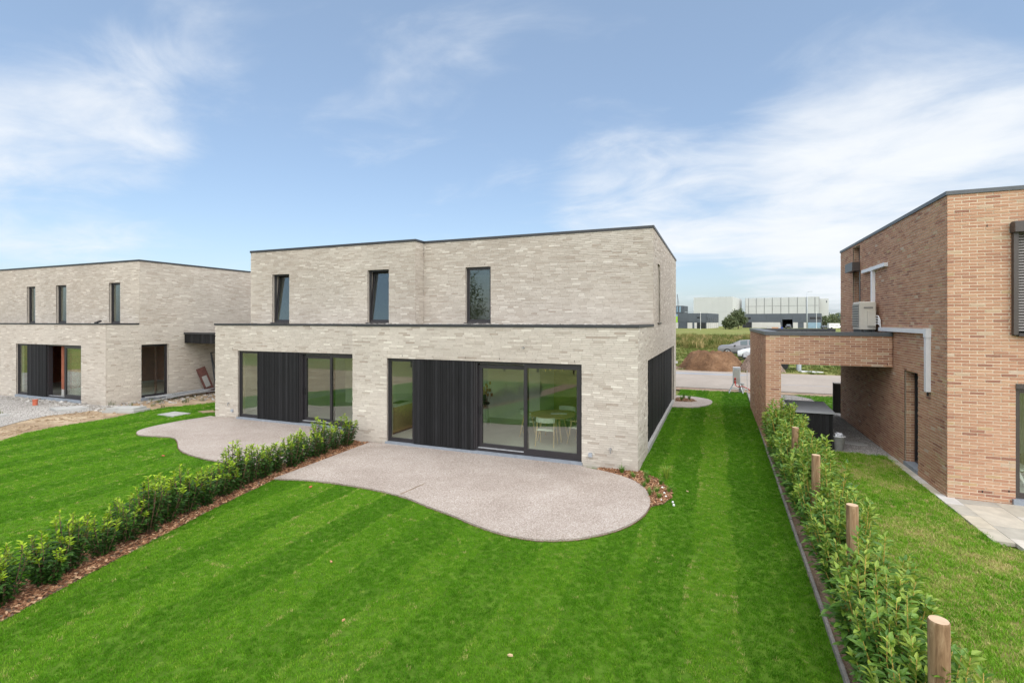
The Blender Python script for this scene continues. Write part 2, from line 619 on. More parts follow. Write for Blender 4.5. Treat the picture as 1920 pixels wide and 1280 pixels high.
def smooth_poly(pts, n=5):
    """Catmull-Rom through an open run of points"""
    out_ = []
    for i in range(len(pts) - 1):
        p0, p1, p2, p3 = [np.array(pts[min(max(k, 0), len(pts) - 1)]) for k in (i - 1, i, i + 1, i + 2)]
        for t in np.linspace(0, 1, n, endpoint=False):
            out_.append(tuple(.5 * ((2 * p1) + (-p0 + p2) * t + (2 * p0 - 5 * p1 + 4 * p2 - p3) * t * t + (-p0 + 3 * p1 - 3 * p2 + p3) * t ** 3)))
    out_.append(tuple(pts[-1]))
    return out_


def sheet(name, poly, z, mat, kind=STRUCT):
    b_ = bmesh.new()
    vs = [b_.verts.new((x, y, z)) for x, y in poly]
    f = b_.faces.new(vs)
    b_.normal_update()
    if f.normal.z < 0:
        f.normal_flip()
    bmesh.ops.triangulate(b_, faces=[f])
    me = bpy.data.meshes.new(name)
    b_.to_mesh(me)
    b_.free()
    me.materials.append(MATS[mat])
    o = bpy.data.objects.new(name, me)
    col.objects.link(o)
    WL[o.name] = Vector((0, 0, 0))
    o['kind'] = kind
    return o


def slab(name, poly, z0, z1, mat, kind=STRUCT):
    o = MB().prism(poly, z0, z1).build(name, mat)
    o['kind'] = kind
    return o


ORD = ['first', 'second', 'third', 'fourth', 'fifth', 'sixth', 'seventh', 'eighth', 'ninth', 'tenth', 'eleventh', 'twelfth', 'thirteenth',
       'fourteenth', 'fifteenth', 'sixteenth', 'seventeenth', 'eighteenth', 'nineteenth', 'twentieth', 'twenty-first', 'twenty-second', 'twenty-third', 'twenty-fourth']

# ------------------------------------------------------------------ ground, road, terraces
sheet('ground', [(-1600, -400), (1600, -400), (1600, 2200), (-1600, 2200)], -.10, 'field')
MULCH = [(-6.9, -3.0), (-7.79, 3.16), (-8.2, 4.5), (-8.77, 6.59), (-9.13, 8.3)]


def edge_x(y):
    return 1.157 + (y - 5.69) * .0111


LAWN = MULCH + [(-9.29, 11.88), (-1.70, 11.88), (-1.68, 27.25), (edge_x(27.25), 27.25), (edge_x(-3), -3.0)]
sheet('lawn', LAWN, -.045, 'turf_soil')
LLAWN = [(-7.9, -3.0), (-8.55, 3.2), (-9.5, 6.6), (-9.86, 8.3), (-9.97, 12.88), (-17.1, 12.88), (-17.1, 16.0), (-20.18, 15.3), (-20.94, 13.4), (-20.45, 11.19),
         (-20.51, 9.66), (-20.16, 8.68), (-19.57, 7.94), (-18.6, 6.6), (-17.0, 3.0), (-16.0, -3.0)]
sheet('lawn', LLAWN, -.050, 'turf_soil')
bed = [(x, y) for x, y in MULCH] + [(-9.29, 11.9), (-9.97, 11.9)] + [(-9.86, 8.3), (-9.5, 6.6), (-8.55, 3.2), (-7.9, -3.0)]
sheet('hedge_bed', bed, -.036, 'hedge_soil')
sheet('hedge_bed', [(edge_x(-3), -3), (edge_x(15.83), 15.83), (1.82, 15.83), (1.74, -3)], -.040, 'hedge_soil')
NLAWN = [(1.66, -4), (1.74, 15.95), (2.3, 15.92), (4.12, 15.80), (4.10, 12.0), (4.10, 10.9), (4.18, 10.3), (4.28, 10.06), (4.8, 9.95), (12, 9.9), (12, -4)]
sheet('lawn', NLAWN, -.044, 'dry_turf_soil')
# dirt and gravel round the unfinished house
sheet('dirt', [(-15, -3), (-44, -3), (-44, 40), (-17.1, 26.0), (-17.1, 16.0), (-18.5, 9.0)], -.072, 'sand_dirt')
sheet('gravel', [(-44, 5.0), (-25.5, 7.4), (-22.27, 9.03), (-22.9, 9.9), (-23.3, 10.8), (-22.96, 11.66), (-23.0, 12.6), (-23.7, 13.2), (-44, 13.2)], -.058, 'grey_gravel')
sheet('gravel', [(1.30, 15.83), (4.5, 15.80), (4.5, 22.0), (4.18, 24.0), (4.15, 27.3), (1.45, 27.3)], -.050, 'drive_gravel')
FLAWN = [(4.19, 22.6), (9.5, 22.6), (9.5, 27.35), (3.3, 27.4), (4.0, 26.2)]
sheet('lawn', FLAWN, -.042, 'turf_soil')
sheet('sidewalk', [(-70, 26.9), (70, 27.3), (70, 28.2), (-70, 27.8)], -.034, 'verge_brown')
ro = slab('road', [(-70, 27.75), (70, 28.5), (70, 38.3), (-70, 37.2)], -.09, -.030, 'road_concrete')
sheet('road_patch', [(-70, 34.3), (1.55, 35.3), (2.1, 36.3), (-70, 35.6)], -.026, 'asphalt_patch')
sheet('road_joint', [(2.6, 31.25), (40, 32.0), (40, 32.12), (2.6, 31.37)], -.026, 'asphalt_patch')
slab('kerb', [(-70, 27.62), (70, 28.37), (70, 28.49), (-70, 27.74)], -.09, .0, 'concrete_edge')
sheet('verge', [(-70, 37.2), (70, 38.3), (70, 38.9), (-70, 38.4)], -.085, 'verge_brown')
# lawn edging: concrete boards end to end
ed = thing('lawn_edging', (1.2, 12, 0), 'grey concrete edging boards dividing lawn from right-hand hedge', 'edging')
for k in range(30):
    y0, y1 = -3 + k * 1.0, -3 + (k + 1) * 1.0 - .012
    w = random.uniform(-.006, .006)
    mb = MB()
    mb.prism([(edge_x(y0) + w, y0), (edge_x(y0) + .036 + w, y0), (edge_x(y1) + .036 + w, y1), (edge_x(y1) + w, y1)], -.12, .018 + random.uniform(-.006, .006))
    mb.build('edging_board', 'concrete_edge', ed)

TER = smooth_poly([(-9.13, 8.30), (-8.31, 8.52), (-7.48, 8.58), (-6.63, 8.56), (-5.78, 8.43), (-5.09, 8.18), (-4.39, 7.95), (-3.86, 7.74), (-3.38, 7.60), (-2.82, 7.57),
                   (-2.36, 7.70), (-1.95, 7.98), (-1.52, 8.50), (-1.26, 9.10), (-1.17, 9.69), (-1.21, 10.15), (-1.37, 10.72), (-1.66, 11.17), (-2.06, 11.46), (-2.51, 11.66), (-3.0, 11.80)], 4)
TER = TER + [(-3.02, 11.87), (-9.29, 11.87)]
TERL = smooth_poly([(-17.3, 12.6), (-17.44, 11.88), (-17.40, 10.94), (-17.17, 10.35), (-16.82, 10.05), (-16.38, 9.92), (-15.69, 10.03), (-15.17, 10.08), (-14.55, 9.80),
                    (-13.75, 9.30), (-13.1, 9.04), (-12.37, 8.88), (-11.83, 8.83), (-11.25, 8.80), (-10.4, 8.78), (-9.90, 8.78)], 4)
TERL = TERL + [(-9.98, 12.87), (-17.3, 12.87)]
slab('terrace', TER, -.12, .0, 'aggregate')
slab('terrace', TERL, -.12, -.002, 'aggregate')
def grow(poly, d):
    n_ = len(poly)
    out_ = []
    ar = sum(poly[i][0] * poly[(i + 1) % n_][1] - poly[(i + 1) % n_][0] * poly[i][1] for i in range(n_))
    sg = 1 if ar > 0 else -1
    for i in range(n_):
        a_, b_, c_ = (Vector((*poly[(i + k) % n_], 0)) for k in (-1, 0, 1))
        t_ = (c_ - a_).normalized()
        out_.append((b_.x + sg * t_.y * d, b_.y - sg * t_.x * d))
    return out_


TER_RIM, TERL_RIM = grow(TER, .018), grow(TERL, .018)
sheet('terrace_rim', TER_RIM, -.030, 'rim_soil')
sheet('terrace_rim', TERL_RIM, -.0305, 'rim_soil')
# saw cut in the terrace
sheet('terrace_joint', [(-5.93, 8.50), (-5.89, 8.50), (-5.80, 9.26), (-5.83, 9.26)], .004, 'hedge_soil')
FTER = smooth_poly([(-1.70, 21.45), (-0.86, 21.6), (-0.26, 22.55), (-0.17, 23.65), (-0.51, 24.33), (-1.22, 24.74), (-1.95, 24.70)], 4) + [(-2.6, 24.7), (-2.6, 23.9), (-1.68, 23.85)]
slab('terrace', FTER, -.12, .0, 'aggregate')
CBED = [(-2.6, 11.72), (-2.1, 11.5), (-1.66, 11.20), (-1.37, 10.74), (-1.21, 10.15), (-1.17, 9.75), (-0.95, 10.02), (-0.82, 10.45), (-0.86, 10.9), (-1.15, 11.45), (-1.62, 12.0), (-2.6, 11.9)]
sheet('planting_bed', CBED, -.028, 'hedge_soil')
FBED = [(-1.66, 22.9), (-1.0, 22.95), (-.78, 23.3), (-1.0, 23.75), (-1.66, 24.1)]
slab('planting_bed', FBED, -.05, .012, 'hedge_soil')

# paving of the brick house: every slab by itself
pav = thing('paving', (6, 11.3, 0), 'grey and beige stone slab paving in front of the brick house', 'paving')
for i in range(4):                                     # narrow strip along the side wall
    for k in range(7):
        pass
yy = 15.80
while yy > 12.75:
    y0 = max(12.72, yy - .6)
    MB().box(4.10, 4.262, y0 + .004, yy - .004, -.08, -.018 + random.uniform(-.002, .002), random.random()).build('slab', 'paving_slab', pav)
    yy -= .6
xs = [4.11, 4.40, 5.0, 5.6, 6.2, 6.8, 7.4, 8.0, 8.6]
for i in range(len(xs) - 1):
    ys = [12.53, 12.53 - .9 * (.35 if i % 2 else .85), 11.1 if i % 2 else 11.0, 10.55 if i % 2 else 10.45, 10.06]
    if i == 0:
        ys = [12.715, 12.1, 11.5, 10.9, 10.35]
    for a, b_ in zip(ys, ys[1:]):
        MB().box(xs[i] + .004, xs[i + 1] - .004, b_ + .004, a - .004, -.08, -.018 + random.uniform(-.002, .002), random.random()).build('slab', 'paving_slab', pav)


# ------------------------------------------------------------------ masonry
class WF:
    """frame of a wall: origin, direction along it, outward normal"""

    def __init__(s, O, u, n):
        s.O, s.u, s.n = Vector((O[0], O[1], 0)), Vector((*u, 0)), Vector((*n, 0))

    def p(s, u, n, z):
        return s.O + s.u * u + s.n * n + Vector((0, 0, z))

    def box(s, mb, u0, u1, n0, n1, z0, z1, tint=.5, shear=0.0, zb=0.0):
        vs = []
        for z in (z0, z1):
            d = -(z - zb) * shear
            for u, n in ((u0, n0), (u1, n0), (u1, n1), (u0, n1)):
                vs.append(s.p(u, n + d, z))
        mb.add(vs, [(0, 3, 2, 1), (4, 5, 6, 7), (0, 1, 5, 4), (1, 2, 6, 5), (2, 3, 7, 6), (3, 0, 4, 7)], tint)
        return mb


GREY = dict(course=.053, joint=.007, length=.285, bond='wild', recess=.009, mat='grey_brick', mortar='grey_mortar')
REDB = dict(course=.062, joint=.0135, length=.240, bond='half', recess=.005, mat='red_brick', mortar='red_mortar')


def snap(z, c):
    return round(z / c) * c


def tint_of(spec, u, z, walltag):
    r = random.random()
    if spec is GREY:
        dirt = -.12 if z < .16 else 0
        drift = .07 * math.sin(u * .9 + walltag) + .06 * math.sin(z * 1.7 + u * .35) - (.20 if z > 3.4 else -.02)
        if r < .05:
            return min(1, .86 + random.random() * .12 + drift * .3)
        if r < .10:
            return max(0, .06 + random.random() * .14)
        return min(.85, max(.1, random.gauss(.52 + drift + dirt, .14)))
    drift = .10 * math.sin(u * .7 + walltag) + .08 * math.sin(z * 1.3)
    if r < .03:
        return .91 + random.random() * .02
    if r < .05:
        return random.uniform(.94, 1.0)
    if r < .11:
        return random.random() * .18
    return min(.82, max(.12, random.gauss(.52 + drift, .16)))


def brick_wall(house, wf, L, z0, z1, openings, spec, depth=.30, u_start=0.0, bricks=True, store=None, walltag=0.0):
    c, j = spec['course'], spec['joint']
    ops = [(a, b_, snap(p, c), snap(q, c)) for a, b_, p, q in openings]
    us = sorted({0.0, L, *[o[0] for o in ops], *[o[1] for o in ops]})
    us = [u for u in us if 0 <= u <= L]
    zs = sorted({z0, z1, *[o[2] for o in ops], *[o[3] for o in ops]})
    zs = [z for z in zs if z0 <= z <= z1]

    def solid(i, k):
        if i < 0 or k < 0 or i >= len(us) - 1 or k >= len(zs) - 1:
            return False
        cu, cz = (us[i] + us[i + 1]) / 2, (zs[k] + zs[k + 1]) / 2
        return not any(a < cu < b_ and p < cz < q for a, b_, p, q in ops)
    mb = MB()
    f0, f1 = -spec['recess'], -depth
    for i in range(len(us) - 1):
        for k in range(len(zs) - 1):
            if not solid(i, k):
                continue
            a, b_, p, q = us[i], us[i + 1], zs[k], zs[k + 1]
            if i == 0:
                a = max(.010, u_start)
            if i == len(us) - 2:
                b_ = L - .010
            V = wf.p
            quads = [(V(a, f0, p), V(b_, f0, p), V(b_, f0, q), V(a, f0, q)), (V(a, f1, p), V(b_, f1, p), V(b_, f1, q), V(a, f1, q))]
            if not solid(i - 1, k):
                quads.append((V(a, f0, p), V(a, f1, p), V(a, f1, q), V(a, f0, q)))
            if not solid(i + 1, k):
                quads.append((V(b_, f0, p), V(b_, f1, p), V(b_, f1, q), V(b_, f0, q)))
            if not solid(i, k - 1):
                quads.append((V(a, f0, p), V(b_, f0, p), V(b_, f1, p), V(a, f1, p)))
            if not solid(i, k + 1):
                quads.append((V(a, f0, q), V(b_, f0, q), V(b_, f1, q), V(a, f1, q)))
            for qd in quads:
                mb.add(qd, [(0, 1, 2, 3)])
    wall = mb.build('wall', spec['mortar'], house, normals=False)
    if not bricks:
        return wall
    k0 = int(math.floor(z0 / c + 1e-6))
    k1 = int(math.floor(z1 / c + 1e-6))
    for k in range(k0, k1):
        za, zb = k * c + j / 2, (k + 1) * c - j / 2
        zm = (za + zb) / 2
        segs = [(u_start, L)]
        for a, b_, p, q in ops:
            if p < zm < q:
                ns = []
                for s0, s1 in segs:
                    if b_ <= s0 or a >= s1:
                        ns.append((s0, s1))
                        continue
                    if a > s0 + .02:
                        ns.append((s0, a))
                    if b_ < s1 - .02:
                        ns.append((b_, s1))
                segs = ns
        offs = (k % 2) * .5 * (spec['length']) if spec['bond'] == 'half' else random.random() * spec['length']
        for s0, s1 in segs:
            u = -offs if spec['bond'] == 'half' else s0 - offs
            while u < s1 - .01:
                ln = spec['length'] if spec['bond'] == 'half' else random.choice((.19, .235, .285, .285, .285))
                a, b_ = max(u, s0), min(u + ln - (j if spec['bond'] == 'half' else .005), s1)
                u += ln
                if b_ - a < .025:
                    continue
                pr = random.uniform(-.0025, .0035)
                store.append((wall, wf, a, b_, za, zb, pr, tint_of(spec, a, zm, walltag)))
    return wall


BRICK_CACHE = {}


def lay_bricks(store, spec, keep=300):
    """the bricks that show largest become objects of their own, the rest is joined wall by wall"""
    def area(bk):
        w, wf, a, b_, za, zb, pr, t = bk
        p, q = P(*wf.p(a, 0, za)), P(*wf.p(b_, 0, zb))
        if not p or not q:
            return 0
        if not (0 < p[0] < 1920 and 0 < q[0] < 1920 and 0 < p[1] < 1280 and 0 < q[1] < 1280):
            return 0
        if (Vector((0, 0, CAM_H)) - wf.p(a, 0, za)).dot(wf.n) <= 0:
            return 0
        return abs((p[0] - q[0]) * (p[1] - q[1]))
    order = sorted(range(len(store)), key=lambda i: -area(store[i]))
    single = set(order[:keep])
    rest = {}
    for i, (w, wf, a, b_, za, zb, pr, t) in enumerate(store):
        if i in single:
            key = (spec['mat'], round(b_ - a, 2), round(t, 1), tuple(wf.u), tuple(wf.n))
            if key not in BRICK_CACHE:
                l, h = (round(b_ - a, 2)) / 2 - .001, (zb - za) / 2
                mb = MB()
                u, n = wf.u, wf.n
                vs = []
                for nn, e in ((-.03, 0), (-.003, 0), (0, .003)):
                    for su, sz in ((-1, -1), (1, -1), (1, 1), (-1, 1)):
                        vs.append(u * su * (l - e) + n * nn + Vector((0, 0, sz * (h - e))))
                fs = [(8, 9, 10, 11)]
                for k in (0, 4):
                    fs += [(k + m_, k + (m_ + 1) % 4, k + 4 + (m_ + 1) % 4, k + 4 + m_) for m_ in range(4)]
                me = bpy.data.meshes.new('brick')
                me.from_pydata([tuple(v) for v in vs], [], fs)
                at_ = me.attributes.new('tint', 'FLOAT', 'FACE')
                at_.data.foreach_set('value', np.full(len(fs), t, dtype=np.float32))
                me.materials.append(MATS[spec['mat']])
                BRICK_CACHE[key] = me
            o = bpy.data.objects.new('brick', BRICK_CACHE[key])
            col.objects.link(o)
            o.parent = w
            o.location = wf.p((a + b_) / 2, pr, (za + zb) / 2) - WL[w.name]
        else:
            rest.setdefault(w.name, (w, MB()))[1].add(
                [wf.p(uu, nn, zz) for nn in (-.03, pr) for uu, zz in ((a, za), (b_, za), (b_, zb), (a, zb))],
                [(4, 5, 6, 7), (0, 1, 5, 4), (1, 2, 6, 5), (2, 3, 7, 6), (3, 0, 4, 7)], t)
    for w, mb in rest.values():
        mb.build('brickwork', spec['mat'], w, kind='stuff', normals=False)


def rect_frame(wf, mb, u0, u1, z0, z1, w, n0, n1, wb=None, shear=0.0, zb=0.0):
    wb = wb or w
    wf.box(mb, u0, u0 + w, n0, n1, z0, z1, shear=shear, zb=zb)
    wf.box(mb, u1 - w, u1, n0, n1, z0, z1, shear=shear, zb=zb)
    wf.box(mb, u0 + w, u1 - w, n0 + .001, n1 - .001, z0, z0 + wb, shear=shear, zb=zb)
    wf.box(mb, u0 + w, u1 - w, n0 + .001, n1 - .001, z1 - w, z1, shear=shear, zb=zb)
    return mb


def window(house, wf, u0, u1, z0, z1, tilt=0.0, mat='frame_black', sill=True, n=-.10, fw=.05):
    """thing > window > frame, sash, pane, sill"""
    fr_ = rect_frame(wf, MB(), u0, u1, z0, z1, fw, n - .08, n).build('window', mat, house)
    sh = math.tan(R(tilt))
    s = .028
    nn = n - .022 if not tilt else n - .03
    rect_frame(wf, MB(), u0 + s, u1 - s, z0 + s, z1 - s, .062, nn - .05, nn, wb=.075, shear=sh, zb=z0).build('sash', mat, fr_)
    mb = MB()
    wf.box(mb, u0 + s + .06, u1 - s - .06, nn - .028, nn - .020, z0 + s + .073, z1 - s - .06, shear=sh, zb=z0)
    mb.build('pane', 'glass', fr_, normals=False)
    if tilt:
        mb = MB()
        wf.box(mb, u0 + s + .012, u0 + s + .045, nn - .15, nn - .13, (z0 + z1) / 2 - .02, (z0 + z1) / 2 + .02)
        mb.build('handle', 'steel', fr_)
    if sill:
        mb = MB()
        wf.box(mb, u0 - .05, u1 + .004, n - .05, .045, z0 - .035, z0 - .002)
        mb.build('sill', mat, fr_)
    return fr_


def cladding(house, wf, u0, u1, z0, z1, n, width, spread=.35, label=None):
    mb = MB()
    wf.box(mb, u0, u1, n - .06, n - .022, z0, z1)
    pan = mb.build('cladding_panel', 'gap_black', house)
    u = u0
    while u < u1 - .01:
        w = width * random.uniform(1 - spread, 1 + spread)
        e = min(u + w, u1)
        if u1 - e < width * .4:
            e = u1
        d = random.uniform(-.006, .006)
        mb = MB()
        wf.box(mb, u + .0045, e - .0045, n - .022, n + d, z0 + random.uniform(0, .004), z1 - .002, tint=min(1, max(0, random.gauss(.5, .15))))
        mb.build('board', 'black_wood', pan)
        u = e
    return pan


def slider(house, wf, u0, um, u1, z0, z1, open_by=0.0, mat='frame_black', n=-.07):
    """sliding door: fixed light in front on the right, sliding leaf behind on the left"""
    fr_ = rect_frame(wf, MB(), u0, u1, z0, z1, .055, n - .17, n, wb=.07).build('sliding_door', mat, house)
    rect_frame(wf, MB(), um - .045, u1 - .057, z0 + .072, z1 - .057, .085, n - .075, n - .006, wb=.10).build('fixed_frame', mat, fr_)
    mb = MB()
    wf.box(mb, um + .038, u1 - .140, n - .045, n - .036, z0 + .17, z1 - .14)
    mb.build('pane', 'glass', fr_, normals=False)
    a, b_ = u0 + .057 + open_by, um + .05 + open_by
    rect_frame(wf, MB(), a, b_, z0 + .072, z1 - .095, .10, n - .155, n - .085, wb=.105).build('sliding_leaf', mat, fr_)
    mb = MB()
    wf.box(mb, a + .098, b_ - .098, n - .125, n - .116, z0 + .175, z1 - .19)
    mb.build('pane', 'glass', fr_, normals=False)
    mb = MB()
    wf.box(mb, u0 + .06, um - .05, n - .084, n - .012, z0 + .0705, z0 + .082)
    mb.build('track', 'galvanised', fr_)
    mb = MB()
    wf.box(mb, a + .035, a + .065, n - .085, n - .055, z0 + .95, z0 + 1.17)
    mb.build('handle', 'black_plastic', fr_)
    return fr_


FRONT, RIGHT, LEFT = ((1, 0), (0, -1)), ((0, 1), (1, 0)), ((0, 1), (-1, 0))

# ------------------------------------------------------------------ the pair of grey brick houses in the middle
HA = thing('semi_detached_house', (-9.4, 17.8, 0), 'pale grey brick flat-roofed double house with black cladding, centre', 'house')
store = []
W1 = WF((-9.96, 11.90), *FRONT)
brick_wall(HA, W1, 8.27, -.08, 3.339, [(1.22, 6.93, -.10, 2.438)], GREY, store=store, walltag=.4)
W2 = WF((-1.69, 11.90), *RIGHT)
brick_wall(HA, W2, 11.9, -.08, 3.339, [(1.84, 10.77, -.1, 2.438)], GREY, u_start=.034, store=store, walltag=1.4)
W3 = WF((-1.69, 15.0), *RIGHT)
brick_wall(HA, W3, 8.8, 3.339, 6.201, [(1.17, 1.97, 3.445, 5.30)], GREY, u_start=.034, store=store, walltag=1.9)
W4 = WF((-9.46, 15.0), *FRONT)
brick_wall(HA, W4, 7.77, 3.286, 6.201, [(1.64, 2.57, 3.445, 5.30)], GREY, store=store, walltag=2.4)
W5 = WF((-9.46, 14.48), *RIGHT)
brick_wall(HA, W5, .52, 3.286, 6.201, [], GREY, u_start=.034, store=store, walltag=2.9)
W6 = WF((-17.15, 14.48), *FRONT)
brick_wall(HA, W6, 7.69, 3.286, 6.201, [(1.15, 2.02, 3.445, 5.30), (5.69, 6.60, 3.445, 5.30)], GREY, store=store, walltag=3.4)
W7 = WF((-17.08, 12.90), *FRONT)
brick_wall(HA, W7, 7.11, -.08, 3.339, [(1.16, 6.86, -.1, 2.438)], GREY, store=store, walltag=4.4)
brick_wall(HA, WF((-9.96, 11.90), *LEFT), .98, -.08, 3.339, [], GREY, u_start=.034, store=store, walltag=4.9)
brick_wall(HA, WF((-17.08, 12.90), *LEFT), 10.9, -.08, 3.339, [], GREY, u_start=.034, bricks=False)
brick_wall(HA, WF((-17.15, 14.48), *LEFT), 9.3, 3.339, 6.201, [], GREY, u_start=.034, bricks=False)
back = WF((-17.08, 23.80), (1, 0), (0, 1))
brick_wall(HA, back, 15.36, -.08, 6.201, [(1.0, 4.2, .1, 2.5), (5.0, 6.6, .1, 2.4), (8.4, 11.4, .1, 2.5)], GREY, u_start=.034, bricks=False)  # unseen street-side openings, left unglazed, added to brighten the rooms
lay_bricks(store, GREY)
# flat roofs, copings
MB().box(-9.93, -1.72, 12.182, 15.3, 3.02, 3.385).build('roof', 'roof_grey', HA)
MB().box(-17.05, -9.97, 13.182, 15.28, 3.02, 3.384).build('roof', 'roof_grey', HA)
mb = MB()
mb.prism([(-17.05, 14.9), (-9.6, 14.9), (-9.6, 15.4), (-1.9, 15.4), (-1.9, 23.6), (-17.05, 23.6)], 5.90, 6.12)
mb.build('roof', 'roof_membrane', HA)
lowc = MB()
lowc.box(-9.985, -1.665, 11.875, 12.18, 3.341, 3.410)
lowc.box(-1.97, -1.6655, 12.181, 14.995, 3.3412, 3.409)
lowc.box(-17.105, -9.986, 12.875, 13.18, 3.341, 3.408)
lowc.box(-9.985, -9.70, 12.181, 14.47, 3.341, 3.407)
lowc.box(-17.105, -16.8, 13.181, 14.47, 3.341, 3.407)
lowc.build('coping', 'anthracite', HA)
upc = MB()
upc.box(-17.175, -9.435, 14.455, 14.76, 6.203, 6.282)
upc.box(-9.74, -9.4352, 14.761, 14.974, 6.2032, 6.2815)
upc.box(-9.74, -1.665, 14.975, 15.28, 6.2034, 6.281)
upc.box(-1.97, -1.6653, 15.281, 23.82, 6.2036, 6.2805)
upc.box(-17.175, -16.87, 14.761, 23.82, 6.2036, 6.2805)
upc.box(-16.869, -1.971, 23.52, 23.8195, 6.2038, 6.280)
upc.build('coping', 'anthracite', HA)
# pebbles and debris lying on the low roof
mb = MB()
for i in range(420):
    x, y = random.uniform(-13.5, -2.2), random.uniform(12.4, 14.7 if True else 14)
    if x < -10.1 and y < 13.3:
        continue
    s = random.uniform(.008, .03)
    ang = random.random() * 3.14
    mb.obox((x, y, 3.385 + s * .5), ((math.cos(ang), math.sin(ang), .1), (-math.sin(ang), math.cos(ang), 0), (0, 0, 1)), (s * random.uniform(1, 2.2), s, s * .7), random.random())
mb.build('roof_pebbles', 'stones', HA, kind='stuff')
# openings of the right-hand unit
cladding(HA, W1, 2.12, 3.98, .065, 2.434, -.005, .098)
window(HA, W1, 1.22, 2.118, .062, 2.436, sill=False, n=-.06)
slider(HA, W1, 4.02, 5.44, 6.93, .062, 2.436, n=-.06)
mb = MB(); W1.box(mb, 3.982, 4.02, -.20, -.03, .065, 2.434); mb.build('post', 'frame_black', HA)
mb = MB(); W1.box(mb, 1.18, 6.95, -.25, .035, -.08, .060); mb.build('threshold', 'bluestone', HA)
# openings of the left-hand unit
cladding(HA, W7, 2.11, 4.02, .065, 2.434, -.005, .072, .2)
window(HA, W7, 1.16, 2.108, .062, 2.436, sill=False, n=-.06, fw=.035)
slider(HA, W7, 4.07, 5.35, 6.86, .062, 2.436, n=-.06)
mb = MB(); W7.box(mb, 4.022, 4.07, -.20, -.03, .065, 2.434); mb.build('post', 'frame_black', HA)
mb = MB(); W7.box(mb, 1.12, 6.88, -.25, .035, -.08, .060); mb.build('threshold', 'bluestone', HA)
# upper windows
window(HA, W4, 1.64, 2.57, 3.445, 5.30)
window(HA, W6, 1.15, 2.02, 3.445, 5.30, tilt=5.0)
window(HA, W6, 5.69, 6.60, 3.445, 5.30, tilt=5.0)
window(HA, W3, 1.17, 1.97, 3.445, 5.30, n=-.12)
# clad side wall (garage)
cladding(HA, W2, 2.60, 10.55, .10, 2.434, -.075, .145, .05)
mb = MB(); W2.box(mb, 1.842, 2.598, -.25, -.11, .10, 2.434); mb.build('side_door', 'frame_black', HA)
mb = MB(); W2.box(mb, 10.552, 10.768, -.25, -.10, .10, 2.434); mb.build('post', 'frame_black', HA)
mb = MB(); W2.box(mb, 1.842, 10.768, -.26, .015, -.08, .098); mb.build('threshold', 'light_stone', HA)
# weep slots above the openings
for wf, us_ in ((W1, (.95, 1.75, 2.75, 3.75, 4.75, 5.75, 6.75)), (W7, (.9, 1.9, 2.9, 3.9, 4.9, 5.9))):
    for u in us_:
        mb = MB(); wf.box(mb, u - .005, u + .005, -.006, .0045, 2.494, 2.538); mb.build('weep_slot', 'gap_black', HA)
for u in (1.8, 2.35):
    mb = MB(); W4.box(mb, u - .005, u + .005, -.006, .0045, 5.356, 5.40); mb.build('weep_slot', 'gap_black', HA)
# small fittings on the wall
for (wf, u, z) in ((W1, 5.42, 2.82),):
    mb = MB(); mb.cyl(wf.p(u, 0, z), wf.p(u, .06, z), .028, .02, 10); mb.build('wall_lamp', 'steel', HA)
for (wf, u, z) in ((W1, 7.15, .27), (W7, .90, .27)):
    mb = MB(); wf.box(mb, u - .045, u + .045, -.01, .05, z - .045, z + .045); mb.build('socket', 'socket_grey', HA)
for (wf, u, z) in ((W1, 7.64, .46), (W7, .72, .53)):
    mb = MB(); mb.cyl(wf.p(u, -.01, z), wf.p(u, .07, z), .03, .022, 10); mb.cyl(wf.p(u, .06, z), wf.p(u, .065, z - .10), .014, .012, 8)
    mb.build('tap', 'steel', HA)
mb = MB(); W2.box(mb, 11.5, 11.62, .0, .10, 1.62, 1.70); mb.build('wall_lamp', 'white_plastic', HA)


# rooms
def room(house, x0, x1, y0, y1, zc=2.62, wallm='white_wall', floorm='room_floor', left=True, right=True):
    MB().box(x0, x1, y0, y1, -.05, .055).build('room_floor', floorm, house)
    MB().box(x0, x1, y0, y1, zc, zc + .1).build('ceiling', 'white_wall', house)
    if left:
        MB().box(x0 - .02, x0 + .10, y0, y1, .056, zc - .001).build('room_wall', wallm, house)
    if right:
        MB().box(x1 - .10, x1 + .02, y0, y1, .056, zc - .001).build('room_wall', wallm, house)


room(HA, -9.64, -2.0, 12.21, 23.49)
room(HA, -16.75, -9.92, 13.21, 23.49)
MB().box(-7.6, -5.62, 16.3, 17.9, .056, 2.61).build('partition', 'white_wall', HA)
MB().box(-6.4, -2.15, 18.6, 19.2, .056, 2.6).build('cupboard', 'oak', HA)
MB().box(-14.6, -12.2, 17.0, 17.2, .056, 2.61).build('partition', 'white_wall', HA)
kc = thing('kitchen_counter', (-9.1, 14.2, .055), 'oak kitchen counter with pale worktop seen through the narrow window', 'counter')
MB().box(-9.53, -8.98, 12.6, 16.0, .14, .90).build('cabinet', 'oak', kc)
MB().box(-9.53, -9.05, 12.6, 16.0, .056, .14).build('plinth', 'black_plastic', kc)
MB().box(-9.53, -8.95, 12.58, 16.02, .902, .935).build('worktop', 'worktop', kc)
MB().box(-9.42, -9.12, 13.0, 13.6, .936, .940).build('hob', 'black_plastic', kc)
mb = MB(); mb.tube([(-9.4, 14.3, .935), (-9.4, 14.3, 1.2), (-9.3, 14.3, 1.26), (-9.2, 14.3, 1.2)], .015, 8); mb.build('tap', 'steel', kc)

